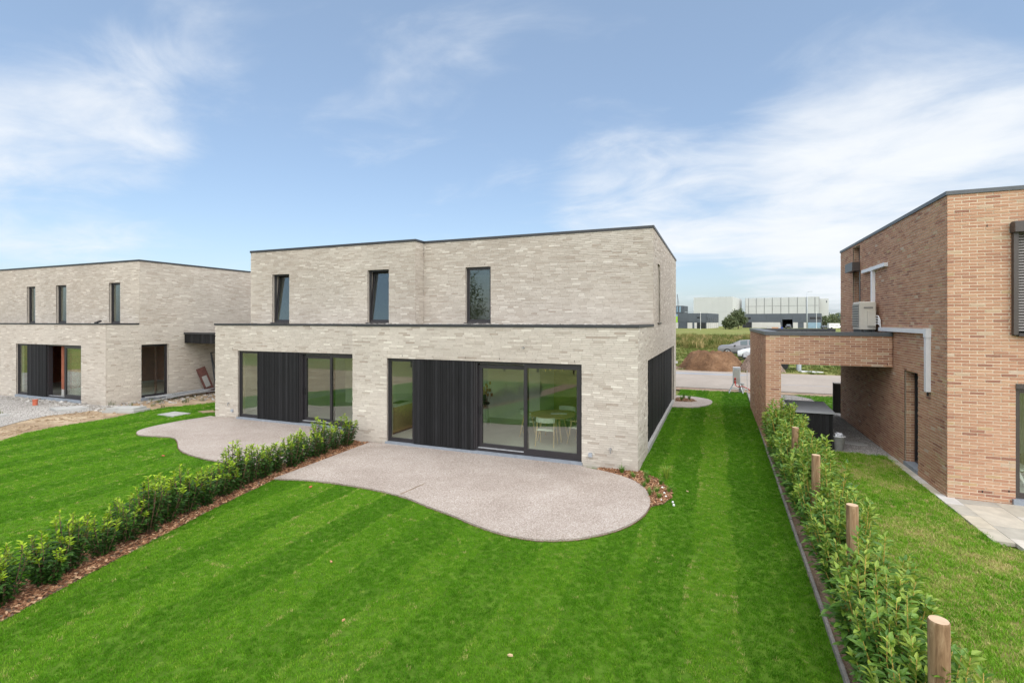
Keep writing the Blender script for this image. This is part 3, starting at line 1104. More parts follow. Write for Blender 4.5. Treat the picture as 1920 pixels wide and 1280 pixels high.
tb = thing('dining_table', (-4.42, 14.0, .055), 'round oak dining table behind the sliding door', 'table')
mb = MB(); mb.cyl((-4.42, 14, .755), (-4.42, 14, .79), .64, .66, 40); mb.build('table_top', 'oak', tb)
for a in range(4):
    t = R(45 + 90 * a)
    mb = MB(); mb.cyl((-4.42 + .50 * math.cos(t), 14 + .50 * math.sin(t), .056), (-4.42 + .34 * math.cos(t), 14 + .34 * math.sin(t), .756), .018, .028, 10)
    mb.build('leg', 'oak_pale', tb)
mb = MB(); mb.obox((-4.36, 14.02, .797), ((1, .25, .06), (-.25, 1, 0), (0, 0, 1)), (.13, .10, .006)); mb.obox((-4.13, 14.08, .797), ((1, .25, -.06), (-.25, 1, 0), (0, 0, 1)), (.10, .10, .006))
mb.build('open_book', 'paper', label='open magazine lying on the round dining table', cat='book')


def dining_chair(loc, rz, label):
    t = thing('dining_chair', (0, 0, 0), label, 'chair', 'chairs round the dining table')
    mb = MB(); mb.bevbox(-.23, .23, -.22, .22, .43, .48, .03); mb.build('seat', 'seat_fabric', t)
    mb = MB(); mb.smooth = True                      # curved back: local -Y is the back of the chair
    pts = [(.27 * math.sin(a), -.10 - .19 * math.cos(a), 0) for a in np.linspace(-1.25, 1.25, 9)]
    for z0, z1 in ((.66, .79),):
        for p, q in zip(pts, pts[1:]):
            mb.bar((p[0], p[1], (z0 + z1) / 2), (q[0], q[1], (z0 + z1) / 2), .035, z1 - z0)
    mb.build('backrest', 'seat_fabric', t, smooth=False)
    for sx in (-1, 1):
        mb = MB(); mb.cyl((sx * .26, -.26, 0), (sx * .235, -.12, .68), .015, .020, 8); mb.build('leg', 'oak_pale', t)
        mb = MB(); mb.cyl((sx * .25, .24, 0), (sx * .225, .10, .64), .015, .020, 8); mb.build('leg', 'oak_pale', t)
        mb = MB(); mb.bar((sx * .24, -.12, .655), (sx * .235, .13, .645), .035, .03); mb.build('armrest', 'oak_pale', t)
    t.location = loc
    t.rotation_euler = (0, 0, rz)
    return t


dining_chair((-4.36, 13.24, .056), R(3), 'pale chair with its back to the glass, nearest the sliding door')
dining_chair((-3.60, 13.80, .056), R(78), 'pale dining chair at the right of the round table')
dining_chair((-5.20, 14.15, .056), R(-80), 'pale dining chair at the left of the round table')
dining_chair((-4.30, 14.85, .056), R(175), 'pale dining chair on the far side of the round table')
st = thing('bar_stool', (-7.02, 14.75, .055), 'black bar stool on thin steel legs behind the glass', 'stool')
mb = MB(); mb.cyl((-7.02, 14.75, .80), (-7.02, 14.75, .84), .19, .20, 20); mb.build('seat', 'black_plastic', st)
mb = MB(); mb.obox((-7.16, 14.85, .97), ((.6, .8, 0), (-.8, .6, .3), (0, 0, 1)), (.17, .015, .10)); mb.build('backrest', 'black_plastic', st)
for a in range(4):
    t = R(45 + 90 * a)
    mb = MB(); mb.cyl((-7.02 + .22 * math.cos(t), 14.75 + .22 * math.sin(t), .056), (-7.02 + .12 * math.cos(t), 14.75 + .12 * math.sin(t), .80), .009, .009, 6); mb.build('leg', 'steel', st)
mb = MB(); mb.tube([(-7.02 + .19 * math.cos(t), 14.75 + .19 * math.sin(t), .28) for t in np.linspace(0, 6.2832, 20)], .008, 6); mb.build('foot_ring', 'steel', st)
ch = thing('chandelier', (-4.42, 14.0, 2.0), 'gold chandelier of glass drops above the dining table', 'lamp')
mb = MB(); mb.cyl((-4.42, 14, 2.25), (-4.42, 14, 2.62), .008, .008, 6); mb.build('rod', 'brass', ch)
mb = MB(); mb.tube([(-4.42 + .3 * math.cos(t), 14 + .3 * math.sin(t), 2.25) for t in np.linspace(0, 6.2832, 24)], .012, 6); mb.bar((-4.72, 14, 2.25), (-4.12, 14, 2.25), .015, .015); mb.build('ring', 'brass', ch)
for k in range(12):
    t = k * math.pi / 6
    l = random.uniform(.10, .22)
    mb = MB(); mb.cyl((-4.42 + .3 * math.cos(t), 14 + .3 * math.sin(t), 2.24 - l), (-4.42 + .3 * math.cos(t), 14 + .3 * math.sin(t), 2.24), .022, .014, 8); mb.build('drop', 'brass', ch)
vs_ = thing('flower_vase', (-7.38, 15.6, .055), 'tall vase with dried brown flowers behind the bar stool', 'vase')
mb = MB(); mb.cyl((-7.38, 15.6, .056), (-7.38, 15.6, .5), .09, .13, 16); mb.build('vase', 'white_plastic', vs_)
mb = MB()
for k in range(16):
    a, b_ = random.random() * 6.28, random.uniform(.05, .28)
    top = Vector((-7.38 + b_ * math.cos(a), 15.6 + b_ * math.sin(a), random.uniform(.9, 1.45)))
    mb.cyl((-7.38, 15.6, .45), top, .004, .003, 5)
    mb.obox(top, ((1, .3, .2), (-.3, 1, 0), (0, -.2, 1)), (.035, .03, .05))
mb.build('dried_flowers', 'wood_crate', vs_)

# ------------------------------------------------------------------ unfinished grey brick house at the left
HB = thing('unfinished_house', (-29.5, 18.5, 0), 'unfinished pale brick house on the building site at the left', 'house')
store = []
L1 = WF((-36.0, 12.95), *FRONT)
brick_wall(HB, L1, 12.3, -.08, 3.339, [(5.48, 10.58, -.1, 2.438)], GREY, store=store, walltag=.9)
L2 = WF((-23.70, 12.95), *RIGHT)
brick_wall(HB, L2, 11.0, -.08, 3.339, [(1.41, 2.60, .053, 2.438)], GREY, u_start=.034, store=store, walltag=1.1)
L3 = WF((-36.0, 14.27), *FRONT)
LW = [(3.36, 4.13), (5.94, 6.80), (10.13, 10.95)]
brick_wall(HB, L3, 12.3, 3.286, 6.148, [(a, b_, 3.392, 5.25) for a, b_ in LW], GREY, store=store, walltag=3.9)
L4 = WF((-23.70, 14.27), *RIGHT)
brick_wall(HB, L4, 9.7, 3.339, 6.148, [], GREY, u_start=.034, store=store, walltag=5.2)
brick_wall(HB, WF((-36.0, 12.95), *LEFT), 11.0, -.08, 3.339, [], GREY, u_start=.034, bricks=False)
brick_wall(HB, WF((-36.0, 14.27), *LEFT), 9.7, 3.339, 6.148, [], GREY, u_start=.034, bricks=False)
brick_wall(HB, WF((-36.0, 23.97), (1, 0), (0, 1)), 12.26, -.08, 6.148, [(2, 5, .1, 2.4), (7, 10, .1, 2.4)], GREY, u_start=.034, bricks=False)
lay_bricks(store, GREY)
MB().box(-36, -23.73, 13.232, 14.6, 3.02, 3.384).build('roof', 'roof_grey', HB)
MB().box(-36, -23.9, 14.5, 23.7, 5.85, 6.06).build('roof', 'roof_membrane', HB)
mb = MB()
mb.box(-36, -23.675, 12.925, 13.23, 3.341, 3.405)
mb.box(-23.98, -23.6755, 13.231, 14.262, 3.3412, 3.4045)
mb.build('coping', 'anthracite', HB)
mb = MB()
mb.box(-36, -23.675, 14.245, 14.55, 6.150, 6.226)
mb.box(-23.98, -23.6755, 14.551, 23.99, 6.1502, 6.2255)
mb.build('coping', 'anthracite', HB)
for a, b_ in LW:
    window(HB, L3, a, b_, 3.392, 5.25)
cladding(HB, L1, 6.40, 7.92, .065, 2.434, -.005, .12, .25)
window(HB, L1, 5.48, 6.398, .062, 2.436, sill=False, n=-.06, fw=.04)
slider(HB, L1, 7.94, 9.27, 10.58, .062, 2.436, open_by=1.22, n=-.06)
mb = MB(); L1.box(mb, 5.44, 10.60, -.25, .035, -.08, .060); mb.build('threshold', 'bluestone', HB)
window(HB, L2, 1.41, 2.60, .07, 2.436, sill=False, n=-.10)
mb = MB(); L2.box(mb, 1.38, 2.63, -.25, .03, -.06, .068); mb.build('threshold', 'bluestone', HB)
room(HB, -34.5, -24.0, 13.26, 23.6, wallm='hollow_brick', right=False)
MB().box(-34.4, -24.0, 17.4, 17.6, .4, 2.61).build('room_wall', 'hollow_brick', HB)
MB().box(-34.4, -24.0, 17.41, 17.59, .056, .399)
MB().box(-27.6, -27.4, 13.3, 17.39, .4, 2.61).build('room_wall', 'hollow_brick', HB)
MB().box(-27.59, -27.41, 13.3, 17.39, .056, .399).build('room_wall', 'light_stone', HB)
mb = MB(); mb.cyl((-24.7, 15.6, .056), (-24.7, 15.6, 2.61), .045, .045, 12); mb.build('site_prop', 'rust_board', HB)
# boarded carport roof between the two houses
cp = MB().box(-23.68, -17.10, 16.34, 22.2, 2.50, 2.86).build('carport_roof', 'roof_membrane', HB)
MB().box(-23.685, -17.10, 16.26, 16.60, 2.87, 2.95).build('coping', 'anthracite', cp)
x = -23.68
while x < -17.15:
    MB().box(x, x + .138, 16.30, 16.336, 2.44, 2.865, random.gauss(.5, .2)).build('board', 'black_wood', cp)
    x += .145
mb = MB(); mb.box(-23.5, -22.8, 15.2, 15.22, 3.405, 3.41); mb.bar((-24.6, 13.05, 3.41), (-24.35, 13.12, 3.50), .1, .06); mb.build('membrane_scrap', 'roof_membrane', HB)

# ------------------------------------------------------------------ red brick house with carport at the right
HC = thing('brick_house', (7.0, 17.0, 0), 'orange-red brick house with flat-roofed carport at the right', 'house')
store = []
C1 = WF((4.28, 12.55), *FRONT)
brick_wall(HC, C1, 5.5, -.062, 6.014, [(1.00, 2.90, 3.224, 5.394), (1.05, 3.2, .062, 2.294)], REDB, store=store, walltag=.3)
C2 = WF((4.28, 12.55), *LEFT)
brick_wall(HC, C2, 9.25, -.062, 6.014, [(1.57, 2.47, .062, 2.294), (6.56, 7.45, 3.224, 5.952)], REDB, u_start=.036, store=store, walltag=1.3)
C3 = WF((1.30, 15.83), *FRONT)
brick_wall(HC, C3, 2.965, -.062, 3.10, [(.385, 2.965, -.1, 2.294)], REDB, store=store, walltag=2.3)
C4 = WF((1.30, 15.83), *LEFT)
brick_wall(HC, C4, 7.0, -.062, 3.10, [], REDB, u_start=.036, store=store, walltag=3.3)
# brick returns inside the door and window reveals
C5 = WF((4.28, 14.995), (1, 0), (0, -1))
brick_wall(HC, C5, .20, .062, 2.294, [], REDB, depth=.02, u_start=.036, store=store, walltag=4.3)
C6 = WF((4.28, 19.975), (1, 0), (0, -1))
brick_wall(HC, C6, .20, 3.224, 5.952, [], REDB, depth=.02, u_start=.036, store=store, walltag=5.3)
brick_wall(HC, WF((9.78, 12.55), *RIGHT), 9.25, -.062, 6.014, [], REDB, u_start=.036, bricks=False)
brick_wall(HC, WF((4.28, 21.80), (1, 0), (0, 1)), 5.5, -.062, 6.014, [(1, 3, .1, 2.3)], REDB, u_start=.036, bricks=False)
brick_wall(HC, WF((1.30, 22.83), (1, 0), (0, 1)), 2.965, 2.294, 3.10, [], REDB, u_start=.036, bricks=False)
lay_bricks(store, REDB)
mb = MB()
mb.box(4.255, 9.8, 12.525, 12.85, 6.016, 6.092)
mb.box(4.2552, 4.58, 12.851, 21.82, 6.0162, 6.0915)
mb.build('coping', 'anthracite_light', HC)
MB().box(4.5, 9.8, 12.8, 21.6, 5.7, 5.95).build('roof', 'roof_membrane', HC)
cr = MB().box(1.62, 4.27, 16.14, 22.8, 2.55, 2.98).build('carport_roof', 'roof_membrane', HC)
mb = MB()
mb.box(1.270, 4.26, 15.80, 16.16, 3.102, 3.200)
mb.box(1.2702, 1.65, 16.161, 22.86, 3.1022, 3.1995)
mb.box(1.651, 4.26, 22.5, 22.8595, 3.1024, 3.199)
mb.build('coping', 'anthracite_light', HC)
MB().box(3.75, 4.24, 16.3, 17.35, 2.985, 3.16).build('ballast_slab', 'bluestone', cr)
window(HC, C2, 1.57, 2.44, .075, 2.29, mat='frame_black', sill=False, n=-.20)
mb = MB(); C2.box(mb, 1.573, 2.467, -.25, .02, -.05, .072); mb.build('threshold', 'bluestone', HC)
for wf, u, z in ((C1, .62, 5.36), (C1, .55, .16), (C1, .95, .22), (C3, .42, 2.40), (C3, 2.85, 2.36)):
    mb = MB(); wf.box(mb, u - .008, u + .008, -.006, .0045, z - .02, z + .02); mb.build('weep_slot', 'gap_black', HC)
wn_ = window(HC, C2, 6.56, 7.42, 3.23, 5.05, mat='frame_black', sill=False, n=-.17)
mb = MB(); C2.box(mb, 6.56, 7.45, -.25, -.17, 5.05, 5.95); mb.build('panel', 'anthracite_light', wn_)
sb = MB(); C2.box(sb, 6.52, 7.49, -.02, .22, 5.12, 5.40); sb.build('shutter_box', 'frame_brown', wn_)
mb = MB(); C2.box(mb, 6.48, 6.56, -.16, .012, 3.23, 5.12); mb.build('shutter_rail', 'frame_brown', wn_)
# roller shutter of the upper front window
sh = MB(); C1.box(sh, 1.0, 2.9, -.15, -.06, 3.24, 5.39); sh = sh.build('roller_shutter', 'gap_black', HC)
mb = MB(); C1.box(mb, .96, 2.95, -.05, .20, 5.19, 5.37); mb.bar(C1.p(.96, .10, 5.38), C1.p(2.95, .10, 5.38), .14, .03); mb.build('shutter_box', 'frame_brown', sh)
mb = MB(); C1.box(mb, .985, 1.055, -.05, .09, 3.235, 5.188); mb.build('shutter_rail', 'frame_brown', sh)
z = 3.30
while z < 5.17:
    mb = MB()
    mb.add([C1.p(u, n_, zz) for u in (1.056, 2.88) for n_, zz in ((.02, z), (.045, z + .010), (.035, z + .040), (.02, z + .046))],
           [(0, 1, 5, 4), (1, 2, 6, 5), (2, 3, 7, 6), (0, 3, 2, 1), (4, 5, 6, 7), (0, 4, 7, 3)])
    mb.build('slat', 'shutter_slat', sh)
    z += .053
mb = MB(); C1.box(mb, 1.06, 2.9, -.03, .10, 3.21, 3.27); mb.build('sill', 'frame_black', sh)
fd = window(HC, C1, 1.05, 3.2, .085, 2.20, mat='frame_brown', sill=False, n=-.05, fw=.06)
mb = MB(); C1.box(mb, 1.05, 3.2, -.16, .02, 2.201, 2.292); mb.build('shutter_box', 'frame_brown', fd)
mb = MB(); C1.box(mb, 1.0, 3.22, -.25, .05, -.05, .083); mb.build('threshold', 'bluestone', HC)
room(HC, 4.60, 9.6, 12.9, 21.5, left=False)
mb = MB(); mb.box(4.62, 9.6, 17.0, 17.1, .06, 2.6); mb.build('room_wall', 'white_wall', HC)
MB().box(4.62, 9.6, 12.9, 21.5, 2.9, 3.0).build('room_floor', 'room_floor', HC)
ca = thing('deck_chair', (5.9, 13.6, .06), 'white folding chair behind the glass of the brick house', 'chair')
mb = MB(); mb.bar((5.55, 13.5, .85), (5.95, 13.6, .06), .03, .05); mb.bar((5.55, 14.0, .85), (5.95, 14.1, .06), .03, .05); mb.build('leg', 'white_plastic', ca)
mb = MB(); mb.obox((5.85, 13.8, .42), ((1, .1, 0), (-.1, 1, 0), (0, 0, 1)), (.24, .26, .02)); mb.build('seat', 'white_plastic', ca)
mb = MB(); mb.obox((5.60, 13.76, .72), ((.35, .05, -1), (-.1, 1, 0), (1, 0, .35)), (.20, .26, .015)); mb.build('backrest', 'white_plastic', ca)

# ------------------------------------------------------------------ fittings of the brick house
ac = thing('air_conditioner', (3.99, 17.4, 3.2), 'cream outdoor air conditioner unit on the flat carport roof', 'air conditioner')
MB().bevbox(3.80, 4.20, 17.0, 17.78, 3.26, 4.05, .02).build('casing', 'ac_cream', ac)
MB().box(3.785, 3.7985, 17.06, 17.74, 3.34, 3.98).build('grille', 'ac_dark', ac)
for k in range(9):
    MB().box(3.772, 3.7845, 17.06, 17.74, 3.37 + k * .072, 3.385 + k * .072).build('grille_bar', 'ac_cream', ac)
MB().box(3.90, 4.12, 16.986, 16.9985, 3.86, 3.90).build('handle_recess', 'ac_dark', ac)
MB().box(3.98, 4.17, 16.93, 16.998, 3.36, 3.78).build('valve_cover', 'ac_cream', ac)
for x in (3.86, 4.12):
    MB().box(x - .03, x + .03, 16.95, 17.83, 3.165, 3.258).build('foot', 'black_plastic', ac)
for k in range(4):
    mb = MB()
    mb.tube([(4.17, 16.95, 3.42 + k * .075), (4.21, 16.86, 3.43 + k * .07), (4.235, 16.80, 3.38 + k * .05), (4.24, 16.78, 3.30)], .016, 8)
    mb.smooth = True
    mb.build('pipe', 'insulation_white', ac)
d1 = thing('cable_duct', (4.2, 17.4, 4.0), 'white T-shaped pipe duct on the brick wall above the air conditioner', 'duct')
MB().box(4.19, 4.278, 16.27, 18.55, 4.975, 5.075).build('duct_cover', 'white_plastic', d1)
MB().box(4.192, 4.278, 17.42, 17.54, 3.30, 4.974).build('duct_cover', 'white_plastic', d1)
MB().box(4.18, 4.279, 17.40, 17.56, 4.955, 4.974).build('duct_joint', 'white_plastic', d1)
d2 = thing('cable_duct', (4.2, 14.8, 1.95), 'white elbow-shaped pipe duct running down beside the narrow door', 'duct')
MB().box(4.19, 4.278, 13.36, 16.78, 3.225, 3.325).build('duct_cover', 'white_plastic', d2)
MB().box(4.192, 4.278, 13.36, 13.48, 1.97, 3.224).build('duct_cover', 'white_plastic', d2)
MB().box(4.183, 4.279, 13.345, 13.495, 3.14, 3.335).build('duct_joint', 'white_plastic', d2)
mb = MB(); mb.cyl((4.24, 13.42, 1.88), (4.24, 13.42, 1.97), .02, .02, 8); mb.build('pipe_end', 'black_plastic', d2)

shd = thing('storage_box', (2.5, 16.7, -.05), 'black slatted garden storage box with grey lid under the carport', 'storage box')
MB().box(2.0, 2.95, 15.99, 17.45, -.05, .955).build('body', 'black_plastic', shd)
for k in range(12):
    MB().box(2.0 + k * .079, 2.0 + k * .079 + .072, 15.972, 15.989, 0.0, .945, random.random()).build('board', 'black_wood', shd)
for k in range(18):
    MB().box(2.951, 2.968, 16.0 + k * .08, 16.0 + k * .08 + .073, 0.0, .945, random.random()).build('board', 'black_wood', shd)
mb = MB(); mb.add([(1.95, 15.92, .958), (3.0, 15.92, .958), (3.0, 17.5, 1.03), (1.95, 17.5, 1.03), (1.95, 15.92, 1.0), (3.0, 15.92, 1.0), (3.0, 17.5, 1.07), (1.95, 17.5, 1.07)],
                  [(0, 3, 2, 1), (4, 5, 6, 7), (0, 1, 5, 4), (1, 2, 6, 5), (2, 3, 7, 6), (3, 0, 4, 7)])
mb.build('lid', 'lid_grey', shd)
mb = MB(); mb.cyl((2.36, 15.975, .80), (2.36, 15.93, .80), .03, .03, 10); mb.build('latch', 'steel', shd)
bk = thing('bucket', (3.12, 16.12, -.05), 'grey plastic bucket with a white bag beside the storage box', 'bucket')
mb = MB(); mb.cyl((3.12, 16.12, -.05), (3.12, 16.12, .34), .11, .155, 20, cap=False); mb.cyl((3.12, 16.12, -.048), (3.12, 16.12, -.04), .108, .108, 20); mb.smooth = False; mb.build('pail', 'ac_dark', bk)
mb = MB(); mb.tube([(3.12 + .157 * math.cos(t), 16.12 + .157 * math.sin(t), .34) for t in np.linspace(0, 6.2832, 24)], .010, 6); mb.build('rim', 'white_plastic', bk)
mb = MB()
for k in range(12):
    mb.obox((3.12 + random.uniform(-.07, .07), 16.12 + random.uniform(-.07, .07), .30 + random.uniform(0, .08)), (Vector((random.gauss(0, 1), random.gauss(0, 1), .2)), (0, 1, .3), (0, -.3, 1)), (.07, .05, .03))
mb.build('bag', 'white_plastic', bk)
MB().prism([(3.50, 17.35), (3.90, 17.2), (4.0, 17.0), (3.75, 16.9), (3.42, 17.1)], -.05, -.02).build('stepping_stone', 'light_stone', label='pale flat stone lying on the carport gravel', cat='stone')
gt_ = thing('garden_gate', (4.2, 22.1, -.04), 'black garden gate leaf at the far corner of the brick house', 'gate')
MB().box(4.10, 4.40, 22.02, 22.08, .05, 1.15).build('gate_leaf', 'black_plastic', gt_)
MB().box(4.08, 4.0995, 22.01, 22.09, -.05, 1.17).build('gate_post', 'black_plastic', gt_)
mb = MB(); mb.box(4.08, 4.40, 22.0, 22.1, 1.171, 1.185); mb.build('cap', 'galvanised', gt_)

# ------------------------------------------------------------------ plants
def leaf_pts(L, W, droop=.12, fold=.25):
    return [Vector(p) for p in ((0, 0, 0), (-W * .5, L * .40, W * fold), (W * .5, L * .40, W * fold), (0, L * .45, 0), (-W * .34, L * .75, W * fold * .5 - L * droop * .4),
                                (W * .34, L * .75, W * fold * .5 - L * droop * .4), (0, L, -L * droop))]


LEAF_F = [(0, 2, 3), (0, 3, 1), (3, 2, 5), (1, 3, 4), (3, 5, 6), (4, 3, 6)]


def shrub_leaves(H, rad, nst, per, L, W, bright, seed, base=.22):
    """stems and leaf placements of one shrub"""
    r = random.Random(seed)
    stems, leaves = [], []
    for s in range(nst):
        a = r.random() * 6.283
        rr = rad * math.sqrt(r.random())
        h = H * r.uniform(.62, 1.0) * (1 - .25 * (rr / rad) ** 2)
        b0 = Vector((.06 * math.cos(a), .06 * math.sin(a), 0))
        b3 = Vector((rr * math.cos(a), rr * math.sin(a), h))
        b1 = Vector((rr * .55 * math.cos(a), rr * .55 * math.sin(a), h * .35))
        b2 = Vector((rr * .95 * math.cos(a + .2), rr * .95 * math.sin(a + .2), h * .72))

        def bz(t):
            return b0 * (1 - t) ** 3 + 3 * b1 * t * (1 - t) ** 2 + 3 * b2 * t * t * (1 - t) + b3 * t ** 3
        stems.append([bz(t) for t in (0, .25, .5, .75, 1)])
        for k in range(per):
            t = .08 + .92 * (k + r.random() * .6) / per
            t = min(t, 1.0)
            p = bz(t)
            az = k * 2.4 + r.random() * .8
            top = t > .80
            el = r.uniform(.35, 1.1) if top else r.uniform(-.35, .55)
            d = Vector((math.cos(az) * math.cos(el), math.sin(az) * math.cos(el), math.sin(el)))
            out_ = Vector((p.x, p.y, .0))
            d = (d + out_ * (.6 / max(rad, .01)) * .6).normalized()
            up = Vector((r.gauss(0, .35), r.gauss(0, .35), 1))
            xa = d.cross(up).normalized()
            za = xa.cross(d)
            sc = r.uniform(.7, 1.15) * (.85 if top else 1)
            ofs = d * r.uniform(.0, .06) * (0 if top else 1)
            M_ = Matrix((xa * sc, d * sc, za * sc)).transposed().to_4x4()
            M_.translation = p + ofs
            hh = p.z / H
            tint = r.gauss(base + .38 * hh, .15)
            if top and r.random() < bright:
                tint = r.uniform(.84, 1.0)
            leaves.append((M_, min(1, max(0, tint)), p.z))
    return stems, leaves


def make_shrub(name, H, rad, nst, per, L, W, bright, seed, leafmat, stemmat, split=0, tbase=.22):
    t = thing(name, (0, 0, 0), 'x', 'shrub')
    stems, leaves = shrub_leaves(H, rad, nst, per, L, W, bright, seed, tbase)
    mb = MB()
    for pts in stems:
        mb.tube(pts, [.010, .008, .0065, .005, .003], 5)
    mb.build('stems', stemmat, t, smooth=True)
    base = leaf_pts(L, W)
    order = sorted(leaves, key=lambda q: -(q[2] + .25 * random.random()))
    mb = MB()
    for M_, tint, z in order[split:]:
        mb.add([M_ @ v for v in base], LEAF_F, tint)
    mb.build('foliage', leafmat, t, kind='stuff', normals=False)
    if split:
        lib = {}
        for M_, tint, z in order[:split]:
            k = round(tint, 1)
            if k not in lib:
                me = bpy.data.meshes.new('leaf')
                me.from_pydata([tuple(v) for v in base], [], LEAF_F)
                a_ = me.attributes.new('tint', 'FLOAT', 'FACE')
                a_.data.foreach_set('value', np.full(len(LEAF_F), k, dtype=np.float32))
                me.materials.append(MATS[leafmat])
                lib[k] = me
            o = bpy.data.objects.new('leaf', lib[k])
            col.objects.link(o)
            o.parent = t
            o.matrix_local = M_
    return t


# left hedge: young dark laurels in bark mulch
LH = [(-7.55, 1.6), (-8.12, 3.3), (-8.62, 5.1), (-9.02, 6.6), (-9.38, 8.3), (-9.55, 10.0), (-9.66, 11.5)]


def along(line, s):
    acc = 0
    for (x0, y0), (x1, y1) in zip(line, line[1:]):
        l = math.hypot(x1 - x0, y1 - y0)
        if acc + l >= s:
            f = (s - acc) / l
            return x0 + f * (x1 - x0), y0 + f * (y1 - y0)
        acc += l
    return line[-1]


tot = sum(math.hypot(b_[0] - a[0], b_[1] - a[1]) for a, b_ in zip(LH, LH[1:]))
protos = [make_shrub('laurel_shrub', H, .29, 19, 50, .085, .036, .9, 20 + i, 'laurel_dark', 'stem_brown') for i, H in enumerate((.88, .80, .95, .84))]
used = set()
NL = 24
for k in range(NL):
    s = tot * (k + .5) / NL
    x, y = along(LH, s)
    p = k % 4 if k % 3 else (k + 1) % 4
    o = protos[p] if p not in used else copy_tree(protos[p])
    used.add(p)
    o.location = (x + random.uniform(-.05, .05) - .10, y + random.uniform(-.05, .05), -.03)
    o.rotation_euler = (0, 0, random.random() * 6.28)
    o.scale = (1.0, 1.0, 1.0)
    f = random.uniform(.84, 1.12)
    o.scale = (f, f, f * random.uniform(.84, 1.14))
    tag(o, 'dark green laurel shrub in bark mulch, %s of left hedge counted from the house' % ORD[NL - 1 - k], 'shrub', 'laurels of the left hedge')

# right hedge: larger, lighter laurels tied to posts
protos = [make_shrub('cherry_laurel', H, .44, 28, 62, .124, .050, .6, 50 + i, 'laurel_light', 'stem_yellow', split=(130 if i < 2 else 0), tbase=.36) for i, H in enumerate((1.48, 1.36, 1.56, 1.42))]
used = set()
NR = 22
for k in range(NR):
    y = 3.0 + k * .58
    near = k < 7
    p = (k % 2) if near else 2 + (k % 2)
    o = protos[p] if p not in used else copy_tree(protos[p])
    used.add(p)
    o.location = (1.50 + .006 * y + random.uniform(-.06, .06), y + random.uniform(-.07, .07), -.04)
    o.rotation_euler = (random.uniform(-.05, .05), random.uniform(.0, .08), random.random() * 6.28)
    f = random.uniform(.82, 1.06) * (1.0 + max(0, y - 9) * .018)
    o.scale = (min(f, 1.05), min(f, 1.05), f)
    tag(o, 'light green cherry laurel, %s of right-hand hedge counted from the camera' % ORD[k], 'shrub', 'laurels of the right hedge')

# round timber posts in the right hedge
for k, (y, zt) in enumerate(((4.27, 1.47), (6.60, 1.44), (8.95, 1.42), (11.25, 1.40))):
    t = thing('timber_post', (1.42, y, -.05), 'round wooden stake in the right-hand hedge, %s from the camera' % ORD[k], 'post', 'stakes of the right hedge')
    mb = MB(); mb.smooth = True
    n = 20
    rs = [.060 + .002 * math.sin(3 * a) for a in range(n)]
    pr = []
    for z, q in ((-.05, 1), (.25, .99), (.55, 1.01), (1.0, .99), (zt - .02, 1.0), (zt - .004, .985), (zt, .95)):
        pr += [(1.42 + rs[i] * q * math.cos(6.283 * i / n), y + rs[i] * q * math.sin(6.283 * i / n), z) for i in range(n)]
    fs = [(a * n + i, a * n + (i + 1) % n, (a + 1) * n + (i + 1) % n, (a + 1) * n + i) for a in range(6) for i in range(n)]
    mb.add(pr, fs)
    mb.build('trunk', 'post_wood', t)
    t.rotation_euler = ((.018, -.012, 0), (-.015, .02, 1.1), (.025, .01, 2.3), (-.01, -.022, 4.0))[k]
    mb = MB(); mb.cyl((1.42, y, zt - .004), (1.42, y, zt + .001), .0565, .056, n); mb.build('cut_end', 'post_end', t)

# scattered instances (grass, weeds): one object each, blades as instances
def tuft_mesh(name, n, rad, h0, h1, w, mat, lean=.35, seed=1):
    r = random.Random(seed)
    mb = MB()
    for k in range(n):
        a, q = r.random() * 6.283, rad * math.sqrt(r.random())
        p = Vector((q * math.cos(a), q * math.sin(a), 0))
        h = r.uniform(h0, h1)
        la = r.random() * 6.283
        ld = Vector((math.cos(la), math.sin(la), 0)) * h * r.uniform(.1, lean)
        sd_ = Vector((-math.sin(la + r.uniform(-.8, .8)), math.cos(la), 0)) * w * r.uniform(.7, 1.2)
        m_ = p + ld * .35 + Vector((0, 0, h * .6))
        t_ = p + ld * 1.2 + Vector((0, 0, h))
        mb.add([p - sd_, p + sd_, m_ + sd_ * .8, m_ - sd_ * .8, t_], [(0, 1, 2, 3), (3, 2, 4)])
    me = bpy.data.meshes.new(name)
    me.from_pydata([tuple(v) for v in mb.v], [], mb.f)
    me.materials.append(MATS[mat])
    return bpy.data.objects.new(name, me)


